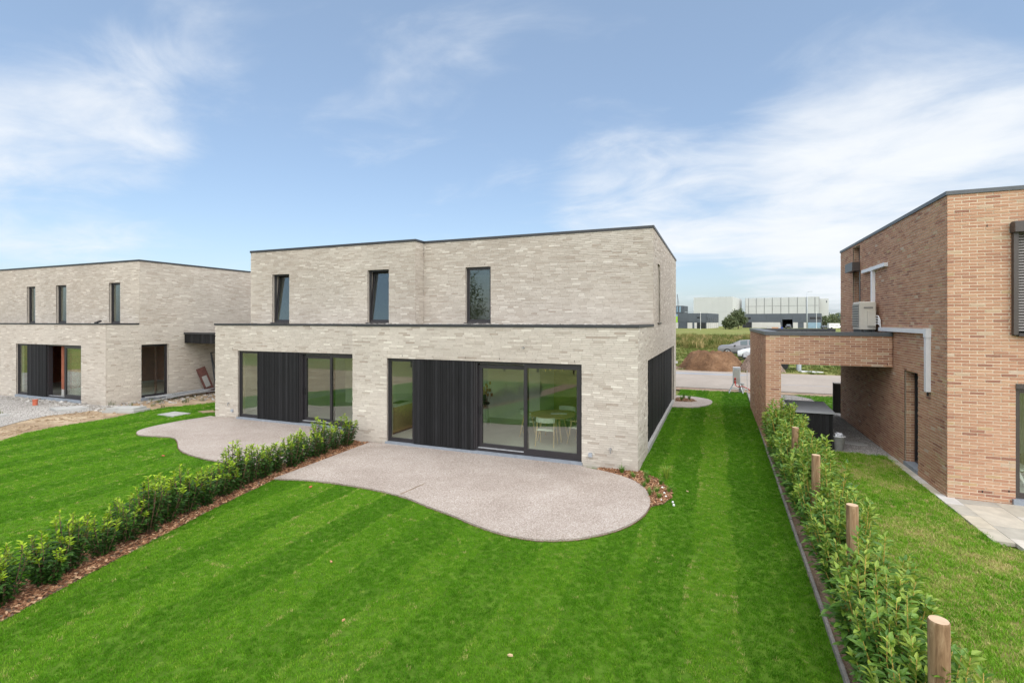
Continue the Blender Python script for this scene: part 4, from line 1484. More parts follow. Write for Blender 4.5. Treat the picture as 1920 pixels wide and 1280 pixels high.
def scatter(name, pts, rot, scl, gt, protos_, label, cat, kind='stuff', parent=None):
    me = bpy.data.meshes.new(name)
    me.from_pydata([], [], [])
    me.vertices.add(len(pts))
    me.vertices.foreach_set('co', np.asarray(pts, dtype=np.float32).ravel())
    for nm, ty, arr in (('rot', 'FLOAT_VECTOR', rot), ('scl', 'FLOAT', scl), ('gt', 'FLOAT', gt), ('pick', 'INT', rng.integers(0, len(protos_), len(pts)))):
        a_ = me.attributes.new(nm, ty, 'POINT')
        a_.data.foreach_set('vector' if ty == 'FLOAT_VECTOR' else 'value', np.asarray(arr, dtype=np.int32 if ty == 'INT' else np.float32).ravel())
    o = bpy.data.objects.new(name, me)
    col.objects.link(o)
    c_ = bpy.data.collections.new(name + '_blades')
    for p in protos_:
        c_.objects.link(p)
    ng = bpy.data.node_groups.new(name, 'GeometryNodeTree')
    ng.interface.new_socket('Geometry', in_out='INPUT', socket_type='NodeSocketGeometry')
    ng.interface.new_socket('Geometry', in_out='OUTPUT', socket_type='NodeSocketGeometry')
    gi, go = ng.nodes.new('NodeGroupInput'), ng.nodes.new('NodeGroupOutput')
    ins = ng.nodes.new('GeometryNodeInstanceOnPoints')
    ci = ng.nodes.new('GeometryNodeCollectionInfo')
    ci.inputs['Collection'].default_value = c_
    ci.inputs['Separate Children'].default_value = True
    ci.inputs['Reset Children'].default_value = True

    def na(nm, ty):
        n = ng.nodes.new('GeometryNodeInputNamedAttribute')
        n.data_type = ty
        n.inputs['Name'].default_value = nm
        return n.outputs['Attribute']
    ins.inputs['Pick Instance'].default_value = True
    ng.links.new(gi.outputs[0], ins.inputs['Points'])
    ng.links.new(ci.outputs[0], ins.inputs['Instance'])
    ng.links.new(na('pick', 'INT'), ins.inputs['Instance Index'])
    e2r = ng.nodes.new('FunctionNodeEulerToRotation')
    ng.links.new(na('rot', 'FLOAT_VECTOR'), e2r.inputs[0])
    ng.links.new(e2r.outputs[0], ins.inputs['Rotation'])
    ng.links.new(na('scl', 'FLOAT'), ins.inputs['Scale'])
    ng.links.new(ins.outputs[0], go.inputs[0])
    md = o.modifiers.new('scatter', 'NODES')
    md.node_group = ng
    return tag(o, label, cat, kind=kind)


def lump(x, y, s, ph):
    return (np.sin(x * s + ph) * np.cos(y * s * 1.13 + ph * 2.1) + .6 * np.sin(x * s * 2.3 + y * s * 1.7 + ph) + .4 * np.sin(x * s * 4.1 - y * s * 3.7 + 2 * ph)) / 2


def in_view(x, y, pad=350):
    c, s = math.cos(YAW), math.sin(YAW)
    D = -s * x + c * y
    px = 960 + FPX * (c * x + s * y) / np.maximum(D, .1)
    py = HOR + FPX * CAM_H / np.maximum(D, .1)
    return (D > 2.2) & (px > -pad) & (px < 1920 + pad) & (py < 1280 + 420), D


tufts = [tuft_mesh('grass_tuft', 16, .034, .016, .030, .0019, 'grass_blade', .55, s) for s in range(5)]
coarse = [tuft_mesh('coarse_tuft', 14, .055, .022, .050, .0030, 'grass_blade', .8, s + 30) for s in range(5)]
# turf was laid in rolls and mown in strips along the plot: each strip's green holds roll tone and painted mowing sheen, plus lean
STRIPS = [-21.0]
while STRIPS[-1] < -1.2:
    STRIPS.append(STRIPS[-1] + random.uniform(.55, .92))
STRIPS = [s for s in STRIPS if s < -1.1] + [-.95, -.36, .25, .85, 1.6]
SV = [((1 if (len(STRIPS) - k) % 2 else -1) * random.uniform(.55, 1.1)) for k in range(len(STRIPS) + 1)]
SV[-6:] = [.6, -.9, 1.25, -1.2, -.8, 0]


def lawn_points(poly, holes, z, dens, dry=False):
    xs_, ys_ = [p[0] for p in poly], [p[1] for p in poly]
    A = (max(xs_) - min(xs_)) * (max(ys_) - min(ys_))
    n = int(A * dens)
    x = rng.uniform(min(xs_), max(xs_), n)
    y = rng.uniform(min(ys_), max(ys_), n)
    ok, D = in_view(x, y)
    keepp = np.where(D < 12, 1.0, np.where(D < 18, .5, .28))
    ok &= rng.random(n) < keepp
    ok &= inpoly(x, y, poly)
    for h in holes:
        ok &= ~inpoly(x, y, h)
    x, y, D = x[ok], y[ok], D[ok]
    n = len(x)
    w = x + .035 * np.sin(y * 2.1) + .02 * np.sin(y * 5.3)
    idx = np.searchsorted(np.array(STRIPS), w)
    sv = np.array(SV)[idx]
    scl = rng.uniform(.8, 1.2, n) * np.where(D < 12, 1.0, np.where(D < 18, 1.3, 1.6))
    rot = np.stack([rng.normal(0, .12, n), rng.normal(0, .12, n), rng.uniform(0, 6.283, n)], 1)
    if dry:
        gt = .72 + .20 * lump(x, y, 1.3, .7) + .14 * lump(x, y, 3.1, 2.2) + .08 * lump(x, y, 13., .4) + rng.normal(0, .12, n)
        gt = np.where(rng.random(n) < .12 + .30 * np.clip(lump(x, y, 1.7, 1.9), 0, 1), rng.uniform(.86, 1, n), gt)
    else:
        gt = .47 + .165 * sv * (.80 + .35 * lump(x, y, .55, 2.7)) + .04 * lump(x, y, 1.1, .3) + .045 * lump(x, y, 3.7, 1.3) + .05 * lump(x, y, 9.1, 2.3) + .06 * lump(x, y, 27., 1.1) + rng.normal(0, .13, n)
        rot[:, 0] += -.10 * sv                       # mown towards or away from the house
        edge = np.min(np.abs(w[:, None] - np.array(STRIPS)[None, :]), axis=1)
        seam = (edge < .022) & (lump(x, y, .9, 4.0) > .05)
        gt = np.where(seam, gt + .26, gt)
        roll = np.abs(((y + idx * 1.37) % 2.6) - 1.3)        # ends of the turf rolls
        gt = np.where((roll < .018) & (lump(x, y, 1.3, 5.0) > .1), gt + .26, gt)
        gt = np.where(rng.random(n) < .005, rng.uniform(.85, 1, n), gt)
    return np.stack([x, y, np.full(n, z)], 1), rot, scl, np.clip(gt, 0, 1)


holes = [TER_RIM, CBED, FTER, [(-10.2, 11.86), (-1.69, 11.86), (-1.69, 24), (-10.2, 24)]]
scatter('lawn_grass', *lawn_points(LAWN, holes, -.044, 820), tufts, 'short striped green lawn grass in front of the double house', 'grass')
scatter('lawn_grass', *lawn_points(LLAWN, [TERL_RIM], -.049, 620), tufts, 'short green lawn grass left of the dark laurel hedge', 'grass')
scatter('lawn_grass', *lawn_points(NLAWN, [], -.045, 560, True), coarse, 'patchy yellowing lawn grass beside the brick house', 'grass')
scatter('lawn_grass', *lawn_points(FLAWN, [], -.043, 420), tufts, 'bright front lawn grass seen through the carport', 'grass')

# bark mulch
def chips(name, poly, n, z, label):
    xs_, ys_ = [p[0] for p in poly], [p[1] for p in poly]
    mb = MB()
    x = rng.uniform(min(xs_), max(xs_), n * 6)
    y = rng.uniform(min(ys_), max(ys_), n * 6)
    ok = inpoly(x, y, poly)
    for px_, py_ in list(zip(x[ok], y[ok]))[:n]:
        a = random.random() * 6.283
        l, w, h = random.uniform(.012, .042), random.uniform(.006, .014), random.uniform(.003, .007)
        t = random.uniform(-.5, .5)
        mb.obox((px_, py_, z + random.uniform(.002, .022)), ((math.cos(a), math.sin(a), t), (-math.sin(a), math.cos(a), random.uniform(-.4, .4)), (0, 0, 1)), (l, w, h), random.random())
    return mb.build(name, 'bark', label=label, cat='mulch', kind='stuff', normals=False)


chips('bark_mulch', [p for p in bed if p[1] > 1.5] + [(-8.3, 2.0), (-7.6, 2.0)] if False else [(-7.62, 2.0), (-7.79, 3.16), (-8.2, 4.5), (-8.77, 6.59), (-9.13, 8.3), (-9.29, 11.88), (-9.94, 11.88), (-9.86, 8.3), (-9.5, 6.6), (-8.55, 3.2), (-8.4, 2.0)], 6500, -.034, 'reddish bark mulch under the left hedge')
chips('bark_mulch', CBED, 1700, -.026, 'reddish bark mulch at the corner of the terrace')
chips('bark_mulch', FBED, 220, .012, 'bark mulch in the small bed behind the house')


# ornamental grasses and small plants in the corner bed
def grass_plant(x, y, h, n, tint, label, z=-.03, name='ornamental_grass'):
    t = thing(name, (x, y, z), label, 'plant', 'young plants in the corner beds')
    mb = MB()
    for k in range(n):
        a = random.random() * 6.283
        l = h * random.uniform(.6, 1.1)
        out_ = random.uniform(.25, .75)
        d = Vector((math.cos(a), math.sin(a), 0))
        s_ = Vector((-math.sin(a), math.cos(a), 0)) * .0045
        p0 = Vector((x, y, z)) + d * random.uniform(0, .03)
        p1 = p0 + d * l * out_ * .4 + Vector((0, 0, l * .6))
        p2 = p0 + d * l * out_ + Vector((0, 0, l * random.uniform(.55, .95)))
        mb.add([p0 - s_, p0 + s_, p1 + s_, p1 - s_, p2], [(0, 1, 2, 3), (3, 2, 4)], min(1, max(0, random.gauss(tint, .12))))
    mb.build('blades', 'laurel_light', t, normals=False)


for i, (x, y, h, n, tn) in enumerate(((-2.02, 11.68, .24, 60, .6), (-1.72, 11.42, .20, 45, .65), (-1.45, 11.52, .22, 55, .6), (-1.38, 11.16, .20, 50, .6), (-1.10, 11.18, .17, 45, .55),
                                      (-1.02, 11.62, .38, 70, .95), (-.90, 10.72, .20, 50, .75), (-1.12, 10.60, .18, 45, .7), (-1.05, 10.30, .17, 40, .7), (-1.24, 10.42, .20, 40, .6), (-1.42, 10.88, .16, 40, .6))):
    names = ('against the wall, leftmost', 'beside the terrace curve, second from the wall', 'at the house corner', 'below the house corner', 'in the middle of the mulch', 'tallest, with yellowish blades', 'at the lawn side',
             'low and right of centre', 'at the lower tip', 'left of the lower tip', 'on the terrace edge')[i]
    grass_plant(x, y, h, n, tn, 'small ornamental grass in the corner bed, %s' % names)
for i, (x, y) in enumerate(((-1.40, 23.15), (-1.10, 23.45), (-1.35, 23.8))):
    grass_plant(x, y, .28, 60, .55, 'small green plant in the bed behind the house, %s' % ('nearest', 'middle', 'farthest')[i], .012)
pb = [(-.93, 10.42), (-.78, 10.18), (-.75, 10.02), (-1.05, 10.95), (-.98, 10.62), (-1.0, 10.2)]
for i, (x, y) in enumerate(pb):
    mb = MB(); s = random.uniform(.022, .034)
    mb.cyl((x, y, -.03), (x, y, -.03 + s), s, s * .9, 7); mb.cyl((x, y, -.03 + s), (x, y, -.03 + s * 1.5), s * .9, s * .35, 7)
    mb.build('white_pebble', 'paper', label='white pebble by the corner bed, ' + ('right edge, upper', 'on grass, upper of two', 'on grass, lower of two', 'in the mulch, topmost', 'in the mulch, middle', 'in the mulch, lowest')[i], cat='pebble', group='white pebbles by the corner bed')
# things dropped on the lawn
for i, (x, y, w, lab, mt) in enumerate(((-7.95, 8.18, .055, 'flat orange tile shard on lawn just below the terrace', 'orange_plastic'), (-13.35, 8.62, .055, 'small orange shard on the left lawn', 'orange_plastic'),
                                        (-5.2, 5.75, .028, 'dry brown leaf on the lawn, left of centre', 'wood_crate'), (-4.05, 4.68, .022, 'dry leaf low on the lawn, right of the other', 'wood_crate'),
                                        (-2.0, 4.85, .03, 'pale dry twig lying low on the striped lawn', 'oak_pale'), (-.55, 10.9, .028, 'dry leaf on lawn right of the corner bed', 'oak_pale'))):
    mb = MB(); a = random.random() * 3
    mb.prism([(x + w * k1 * math.cos(a) - w * k2 * math.sin(a), y + w * k1 * math.sin(a) + w * k2 * math.cos(a)) for k1, k2 in ((-1, -.3), (-.2, -.5), (1, -.15), (.7, .35), (-.4, .45))], -.012, .004)
    mb.build('lawn_debris', mt, label=lab, cat='debris')
MB().box(-19.45, -18.55, 12.35, 13.0, -.06, -.005).build('manhole_cover', 'light_stone', label='square grey manhole cover set in the left lawn', cat='manhole cover')
MB().prism([(-18.7, 13.4), (-18.2, 13.3), (-17.9, 13.6), (-18.4, 13.8)], -.05, -.008).build('bare_patch', 'sand_dirt', label='small sandy bare patch in left lawn near the house wall', cat='sand')

# ------------------------------------------------------------------ building site at the left
mb = MB(); mb.cyl((-26.63, 11.92, -.06), (-26.63, 11.92, .15), .085, .085, 18); mb.cyl((-26.63, 11.92, .15), (-26.63, 11.92, .19), .095, .095, 18)
mb.build('drain_pipe', 'orange_plastic', label='orange drain pipe stub standing in the gravel', cat='pipe')
for lab, pts, z0, z1 in (('pale broken slab on the gravel before the sliding door', [(-24.8, 11.55), (-23.9, 11.35), (-23.4, 12.2), (-24.2, 12.3)], -.06, .03),
                         ('concrete slab at the lawn edge, lower of two', [(-22.1, 11.95), (-20.85, 12.35), (-20.9, 13.0), (-22.0, 12.65)], -.07, .03),
                         ('concrete slab at the lawn edge, upper of two', [(-22.05, 12.05), (-20.95, 12.4), (-21.05, 12.95), (-22.0, 12.6)], .032, .11),
                         ('yellowish stone slab on the gravel at the left edge', [(-25.2, 9.8), (-24.6, 9.9), (-24.5, 10.2), (-25.1, 10.15)], -.06, .02)):
    MB().prism(pts, z0, z1).build('stone_slab', 'light_stone', label=lab, cat='slab')
al = thing('aluminium_profiles', (-23.2, 16.0, 0), 'bundle of grey aluminium profiles lying along the unfinished house', 'profiles')
for k in range(13):
    y0 = random.uniform(14.2, 15.2)
    x0 = -23.30 + random.uniform(-.2, .55)
    mb = MB(); mb.bar((x0, y0, .0 + random.uniform(0, .14)), (x0 + random.uniform(-.35, .25), y0 + random.uniform(1.8, 2.8), random.uniform(.02, .18)), random.uniform(.05, .10), .04)
    mb.build('profile', 'galvanised', al)
lp = thing('leaning_board', (-23.3, 17.1, -.05), 'worn reddish-brown board leaning on the unfinished house', 'board')
mb = MB(); mb.obox((-23.38, 17.15, .58), ((-.20, -.30, 1), (.05, 1, .3), (1, 0, .2)), (.66, .22, .02)); mb.build('panel', 'rust_board', lp)
mb = MB(); mb.obox((-23.335, 17.15, .53), ((-.20, -.30, 1), (.05, 1, .3), (1, 0, .2)), (.28, .12, .006)); mb.build('worn_patch', 'light_stone', lp)
fr2 = thing('steel_frame', (-23.3, 17.95, -.05), 'tall thin steel frame leaning against the unfinished house', 'frame')
for p, q in (((-23.2, 17.6, -.05), (-23.62, 17.6, 1.9)), ((-23.2, 18.1, -.05), (-23.62, 18.1, 1.9)), ((-23.62, 17.6, 1.9), (-23.62, 18.1, 1.9)), ((-23.2, 17.6, .0), (-23.2, 18.1, .0)), ((-23.3, 17.9, .0), (-23.62, 17.62, 1.85))):
    mb = MB(); mb.bar(p, q, .04, .04); mb.build('bar', 'anthracite_light', fr2)


def rubble(name, poly, n, z, s0, s1, label, mat='stones'):
    xs_, ys_ = [p[0] for p in poly], [p[1] for p in poly]
    x = rng.uniform(min(xs_), max(xs_), n * 5)
    y = rng.uniform(min(ys_), max(ys_), n * 5)
    ok = inpoly(x, y, poly)
    mb = MB()
    for a_, b_ in list(zip(x[ok], y[ok]))[:n]:
        s = random.uniform(s0, s1)
        an = random.random() * 3.14
        mb.obox((a_, b_, z + s * .3), ((math.cos(an), math.sin(an), random.uniform(-.3, .3)), (-math.sin(an), math.cos(an), random.uniform(-.3, .3)), (0, 0, 1)),
                (s * random.uniform(.7, 1.5), s, s * random.uniform(.4, .8)), random.random())
    return mb.build(name, mat, label=label, cat='rubble', kind='stuff', normals=False)


rubble('rubble', [(-31, 12.3), (-24.5, 12.2), (-22.2, 12.0), (-22.6, 13.2), (-23.6, 14.2), (-23.65, 12.9), (-31, 12.9)], 420, -.06, .012, .05, 'pale rubble along the base of the unfinished house')
rubble('rubble', [(-23.6, 14), (-22.4, 13.5), (-21.2, 15.5), (-19.5, 16.5), (-21, 18.5), (-23.6, 18.5)], 240, -.07, .012, .05, 'loose stones on the dirt beside the unfinished house')
rubble('clods', [(-19.9, 8.2), (-21.0, 9.6), (-21.2, 12.3), (-21.6, 13.5), (-23, 12.0), (-23.3, 10.8), (-22.3, 9.0), (-24, 7.0), (-20, 5.5)], 420, -.075, .012, .04, 'sandy clods on the dirt strip left of the lawn', 'sand_dirt')
wd = [tuft_mesh('weed_tuft', 26, .16, .12, .34, .008, 'weed', .8, s + 60) for s in range(3)]
n = 26
wx = np.concatenate([rng.normal(-24.9, .5, 12), rng.uniform(-23.5, -20.8, 14)])
wy = np.concatenate([rng.normal(9.3, .35, 12), rng.uniform(12.6, 16.8, 14)])
scatter('weeds', np.stack([wx, wy, np.full(n, -.06)], 1), np.stack([np.zeros(n), np.zeros(n), rng.uniform(0, 6.28, n)], 1), rng.uniform(.5, 1.1, n), rng.uniform(.0, .4, n), wd, 'scattered green weeds on the building site', 'weeds')

# ------------------------------------------------------------------ street side
mt = thing('meter_cabinet', (.9, 26.9, -.04), 'grey temporary electricity cabinet on splayed legs at the lawn end', 'cabinet')
MB().bevbox(.76, 1.10, 26.8, 27.05, .42, 1.24, .015).build('cabinet', 'galvanised', mt)
MB().box(.80, 1.06, 26.788, 26.7985, .50, 1.14).build('door', 'light_stone', mt)
MB().box(.81, .95, 26.780, 26.7875, 1.10, 1.16).build('label_plate', 'socket_grey', mt)
for z in (.68, .53):
    mb = MB(); mb.cyl((.86, 26.80, z), (.86, 26.74, z - .02), .05, .05, 12); mb.build('red_socket', 'red_plastic', mt)
for x0, x1 in ((.80, .58), (1.06, 1.22)):
    for y1 in (26.72, 27.2):
        mb = MB(); mb.bar((x0, 26.92, .45), (x1, y1, -.045), .035, .035); mb.build('leg', 'galvanised', mt)
mb = MB(); mb.bar((.70, 26.85, .20), (1.14, 26.85, .24), .025, .025); mb.build('brace', 'galvanised', mt)
mb = MB(); mb.smooth = True
mb.tube([(.86, 26.74, .52), (.88, 26.70, .35), (1.0, 26.66, .30), (1.2, 26.66, .33), (1.45, 26.66, .22), (1.60, 26.66, .05), (1.75, 26.7, -.02), (2.2, 27.0, -.02)], .022, 8)
mb.build('power_cable', 'red_plastic', label='thick red cable running from the electricity cabinet', cat='cable')
mb = MB(); mb.cyl((1.17, 27.3, -.03), (1.17, 27.3, .42), .13, .13, 16); mb.build('concrete_drum', 'light_stone', label='short beige concrete post behind the electricity cabinet', cat='post')
for i, (x, y) in enumerate(((1.37, 26.3), (1.42, 23.6))):
    mb = MB(); mb.cyl((x, y, -.05), (x, y, 1.15), .012, .012, 6); mb.build('fence_rod', 'galvanised', label=('thin steel rod at the lawn edge by the cabinet', 'thin steel rod at the lawn edge beside the carport wall')[i], cat='rod')


def mound(name, cx, cy, rx, ry, h, seed, mat, label, flat=.6, n=46, rough=.10):
    r = random.Random(seed)
    ph = [r.random() * 6.28 for _ in range(12)]
    vs, fs = [], []
    for i in range(n + 1):
        for k in range(n + 1):
            u, v = 2 * i / n - 1, 2 * k / n - 1
            ang = math.atan2(v, u)
            d = math.hypot(u, v) * (1 + .10 * math.sin(2 * ang + ph[0]) + .07 * math.sin(3 * ang + ph[1]) + .04 * math.sin(7 * ang + ph[2])) * 1.27
            t = max(0, 1 - d)
            z = h * min(1, t / (1 - flat * .62)) if t > 0 else 0
            z = h * (1 - (1 - min(1, z / h)) ** 1.25)
            nz = math.sin(u * 7 + ph[3]) * math.cos(v * 8 + ph[4]) + .6 * math.sin(u * 15 + v * 11 + ph[5]) + .45 * math.sin(u * 27 - v * 23 + ph[6]) + .5 * r.gauss(0, 1)
            z += rough * nz * h * .35 * (1 if t > .03 else 0) * min(1, t * 6)
            vs.append((cx + rx * u, cy + ry * v, z - .12))
    for i in range(n):
        for k in range(n):
            a = i * (n + 1) + k
            fs.append((a, a + 1, a + n + 2, a + n + 1))
    mb = MB(); mb.add(vs, fs)
    return mb.build(name, mat, label=label, cat='soil heap', smooth=True)


mound('soil_heap', -.35, 40.3, 3.2, 2.4, 1.25, 3, 'earth_brown', 'brown soil heap across the road, left of two heaps', flat=.92, n=72, rough=.17)
mound('rubble_heap', 2.95, 40.2, 2.1, 1.9, 1.15, 8, 'rubble_brown', 'greyish rubble heap across the road, right of two heaps', rough=.2)
mound('soil_ridge', -4.6, 39.6, 2.6, 1.3, .40, 5, 'rubble_brown', 'low ridge of spilled soil beside the brown heap', rough=.3)


def car(name, loc, rz, paint, prof, hw, wheels, label, scale=1.0):
    """local +X is the front. prof: stations (x, z_bottom, z_belt, z_top, roof half width)"""
    t = thing(name, (0, 0, 0), label, 'car')
    rings = []
    for x, zb, zl, zt, rw in prof:
        w = hw * (1 - .10 * max(0, abs(x) - 1.6) ** 1.5)
        rings.append([(x, -w * .90, zb), (x, -w, zb + .22), (x, -w, (zb + zl) / 2 + .1), (x, -w * .965, zl), (x, -rw, zt), (x, 0, zt + .025), (x, rw, zt), (x, w * .965, zl), (x, w, (zb + zl) / 2 + .1), (x, w, zb + .22), (x, w * .90, zb)])
    n = len(rings[0])
    mb = MB()
    fs = [(i * n + k, i * n + k + 1, (i + 1) * n + k + 1, (i + 1) * n + k) for i in range(len(rings) - 1) for k in range(n - 1)]
    fs += [(i * n, (i + 1) * n, (i + 1) * n + n - 1, i * n + n - 1) for i in range(len(rings) - 1)]
    fs += [tuple(range(n)), tuple(range(len(rings) * n - 1, (len(rings) - 1) * n - 1, -1))]
    mb.add([p for r_ in rings for p in r_], fs)
    mb.build('body', paint, t)
    cab = [i for i, s in enumerate(prof) if s[3] - s[2] > .30]
    for sgn, a, b_ in ((-1, 3, 4), (1, 7, 6)):
        for i in cab[:-1]:
            p = [Vector(rings[i][a]), Vector(rings[i + 1][a]), Vector(rings[i + 1][b_]), Vector(rings[i][b_])]
            c_ = sum(p, Vector()) / 4
            q = [c_ + (v - c_) * .84 + Vector((0, sgn * .012, .004)) for v in p]
            MB().add(q, [(0, 1, 2, 3)]).build('side_window', 'car_glass', t, normals=False)
    for i0, i1 in ((cab[0] - 1, cab[0]), (cab[-1], cab[-1] + 1)):
        p = [Vector(rings[i0][4]), Vector(rings[i0][6]), Vector(rings[i1][6]), Vector(rings[i1][4])]
        c_ = sum(p, Vector()) / 4
        MB().add([c_ + (v - c_) * .90 + Vector((.012 if i0 < cab[0] and prof[0][0] > 0 else -.012, 0, .02)) for v in p], [(0, 1, 2, 3)]).build('windscreen', 'car_glass', t, normals=False)
    for wx in wheels:
        for sy in (-1, 1):
            w_ = part_group('wheel', t)
            mb = MB(); mb.cyl((wx, sy * (hw - .20), .33), (wx, sy * (hw + .012), .33), .33, .33, 22); mb.build('tyre', 'tyre', w_)
            mb = MB(); mb.cyl((wx, sy * (hw + .013), .33), (wx, sy * (hw + .02), .33), .075, .06, 10)
            for q in range(5):
                a = q * 1.2566
                mb.bar((wx, sy * (hw + .018), .33), (wx + .22 * math.cos(a), sy * (hw + .018), .33 + .22 * math.sin(a)), .07, .012, up=(0, 1, 0))
            mb.tube([(wx + .23 * math.cos(a), sy * (hw + .016), .33 + .23 * math.sin(a)) for a in np.linspace(0, 6.2832, 22)], .018, 6)
            mb.build('rim', 'rim', w_)
            mb = MB(); mb.cyl((wx, sy * (hw - .25), .34), (wx, sy * (hw + .004), .34), .39, .39, 22); mb.build('wheel_arch', 'trim_black', t)
    xf = max(prof[0][0], prof[-1][0])
    for sy in (-1, 1):
        MB().box(xf - .32, xf + .005, sy * hw * .76 - .10, sy * hw * .76 + .10, .66, .79).build('headlight', 'lamp_clear', t)
        MB().box(.62, .80, sy * (hw + .10) - .07, sy * (hw + .10) + .07, .98, 1.11).build('mirror', 'trim_black', t)
        MB().box(-.35, -.17, sy * hw - .02, sy * hw + .02, .83, .87).build('door_handle', 'trim_black', t)
    MB().box(xf - .1, xf + .015, -hw * .55, hw * .55, .32, .58).build('grille', 'trim_black', t)
    MB().box(-2.0, 2.0, -hw * 1.006, hw * 1.006, .22, .34).build('sill_trim', 'trim_black', t)
    t.location = loc
    t.rotation_euler = (0, 0, rz)
    t.scale = (scale,) * 3
    return t


SUV = [(2.32, .40, .70, .74, .62), (2.25, .28, .86, .91, .68), (2.0, .25, .97, 1.02, .70), (1.25, .24, 1.04, 1.09, .72), (1.0, .24, 1.05, 1.16, .72), (.25, .24, 1.06, 1.55, .62), (-.55, .24, 1.07, 1.63, .62),
       (-1.3, .25, 1.08, 1.61, .61), (-2.0, .27, 1.10, 1.50, .59), (-2.25, .30, 1.05, 1.10, .58), (-2.32, .42, .90, .95, .56)]
HATCH = [(2.05, .38, .56, .60, .52), (1.97, .26, .70, .76, .58), (1.70, .24, .84, .90, .62), (1.15, .24, .92, 1.0, .64), (1.0, .24, .94, 1.06, .64), (.10, .24, .96, 1.46, .55), (-.5, .24, .97, 1.51, .55),
         (-1.2, .25, .99, 1.48, .54), (-1.7, .27, 1.0, 1.36, .52), (-2.0, .30, .98, 1.03, .52), (-2.06, .42, .85, .90, .50)]
car('parked_car', (2.52, 57.4, -.09), R(178), 'car_grey', SUV, .90, (1.42, -1.38), 'grey family car parked on the field, farther one')
car('parked_car', (3.95, 51.8, -.09), R(176), 'car_white', HATCH, .85, (1.28, -1.25), 'silver-white small car parked on the field, nearer one')

tl = thing('flatbed_trailer', (4.2, 42.4, -.1), 'dark trailer parked across the road, wheels seen under the carport', 'trailer')
MB().box(1.9, 6.1, 41.5, 43.3, .62, .78).build('bed', 'trim_black', tl)
MB().box(1.9, 6.1, 41.5, 41.55, .781, 1.15).build('side_board', 'galvanised', tl)
for x in (3.6, 4.55):
    for y in (41.55, 43.25):
        mb = MB(); mb.cyl((x, y - .1, .24), (x, y + .1, .24), .34, .34, 18); mb.build('wheel', 'tyre', tl)
mb = MB(); mb.bar((1.9, 42.4, .55), (.6, 42.4, .40), .08, .08); mb.build('drawbar', 'trim_black', tl)
mb = MB(); mb.cyl((5.55, 41.4, -.09), (5.55, 41.4, .60), .16, .16, 12); mb.build('support_leg', 'pole_grey', tl)
mb = MB(); mb.prism([(5.4, 40.2), (6.3, 40.05), (6.9, 40.35), (6.2, 40.7), (5.4, 40.6)], -.09, -.03); mb.build('plastic_sheet', 'white_plastic', label='white plastic sheet lying on the verge across the road', cat='sheet')

# tall weeds of the fallow field
n = 5200
fx, fy = rng.uniform(-40, 70, n), rng.uniform(69, 118, n)
pick = lump(fx, fy * 2.2, .22, 1.1)
okk = rng.random(n) < np.clip(.55 + .5 * pick, .1, 1)
fx, fy, pick = fx[okk], fy[okk], pick[okk]
n = len(fx)
tall = [tuft_mesh('tall_weed', 60, .55, .35, .95, .030, 'weed', .55, s + 90) for s in range(4)]
scatter('tall_weeds', np.stack([fx, fy, np.full(n, -.10)], 1), np.stack([np.zeros(n), np.zeros(n), rng.uniform(0, 6.28, n)], 1), rng.uniform(.55, 1.35, n),
        np.clip(.45 + .38 * lump(fx, fy, .35, 2.0) + rng.normal(0, .22, n), 0, 1), tall, 'band of tall green and straw-coloured weeds in the field', 'weeds')
n = 9000
fx, fy = rng.uniform(-30, 45, n), rng.uniform(38.6, 72, n)
low = [tuft_mesh('field_tuft', 26, .22, .06, .20, .012, 'weed', .7, s + 120) for s in range(4)]
scatter('field_grass', np.stack([fx, fy, np.full(n, -.10)], 1), np.stack([np.zeros(n), np.zeros(n), rng.uniform(0, 6.28, n)], 1), rng.uniform(.6, 1.3, n),
        np.clip(.33 + .22 * lump(fx, fy, .30, .5) + rng.normal(0, .12, n), 0, 1), low, 'rough grass of the field beyond the road', 'grass')

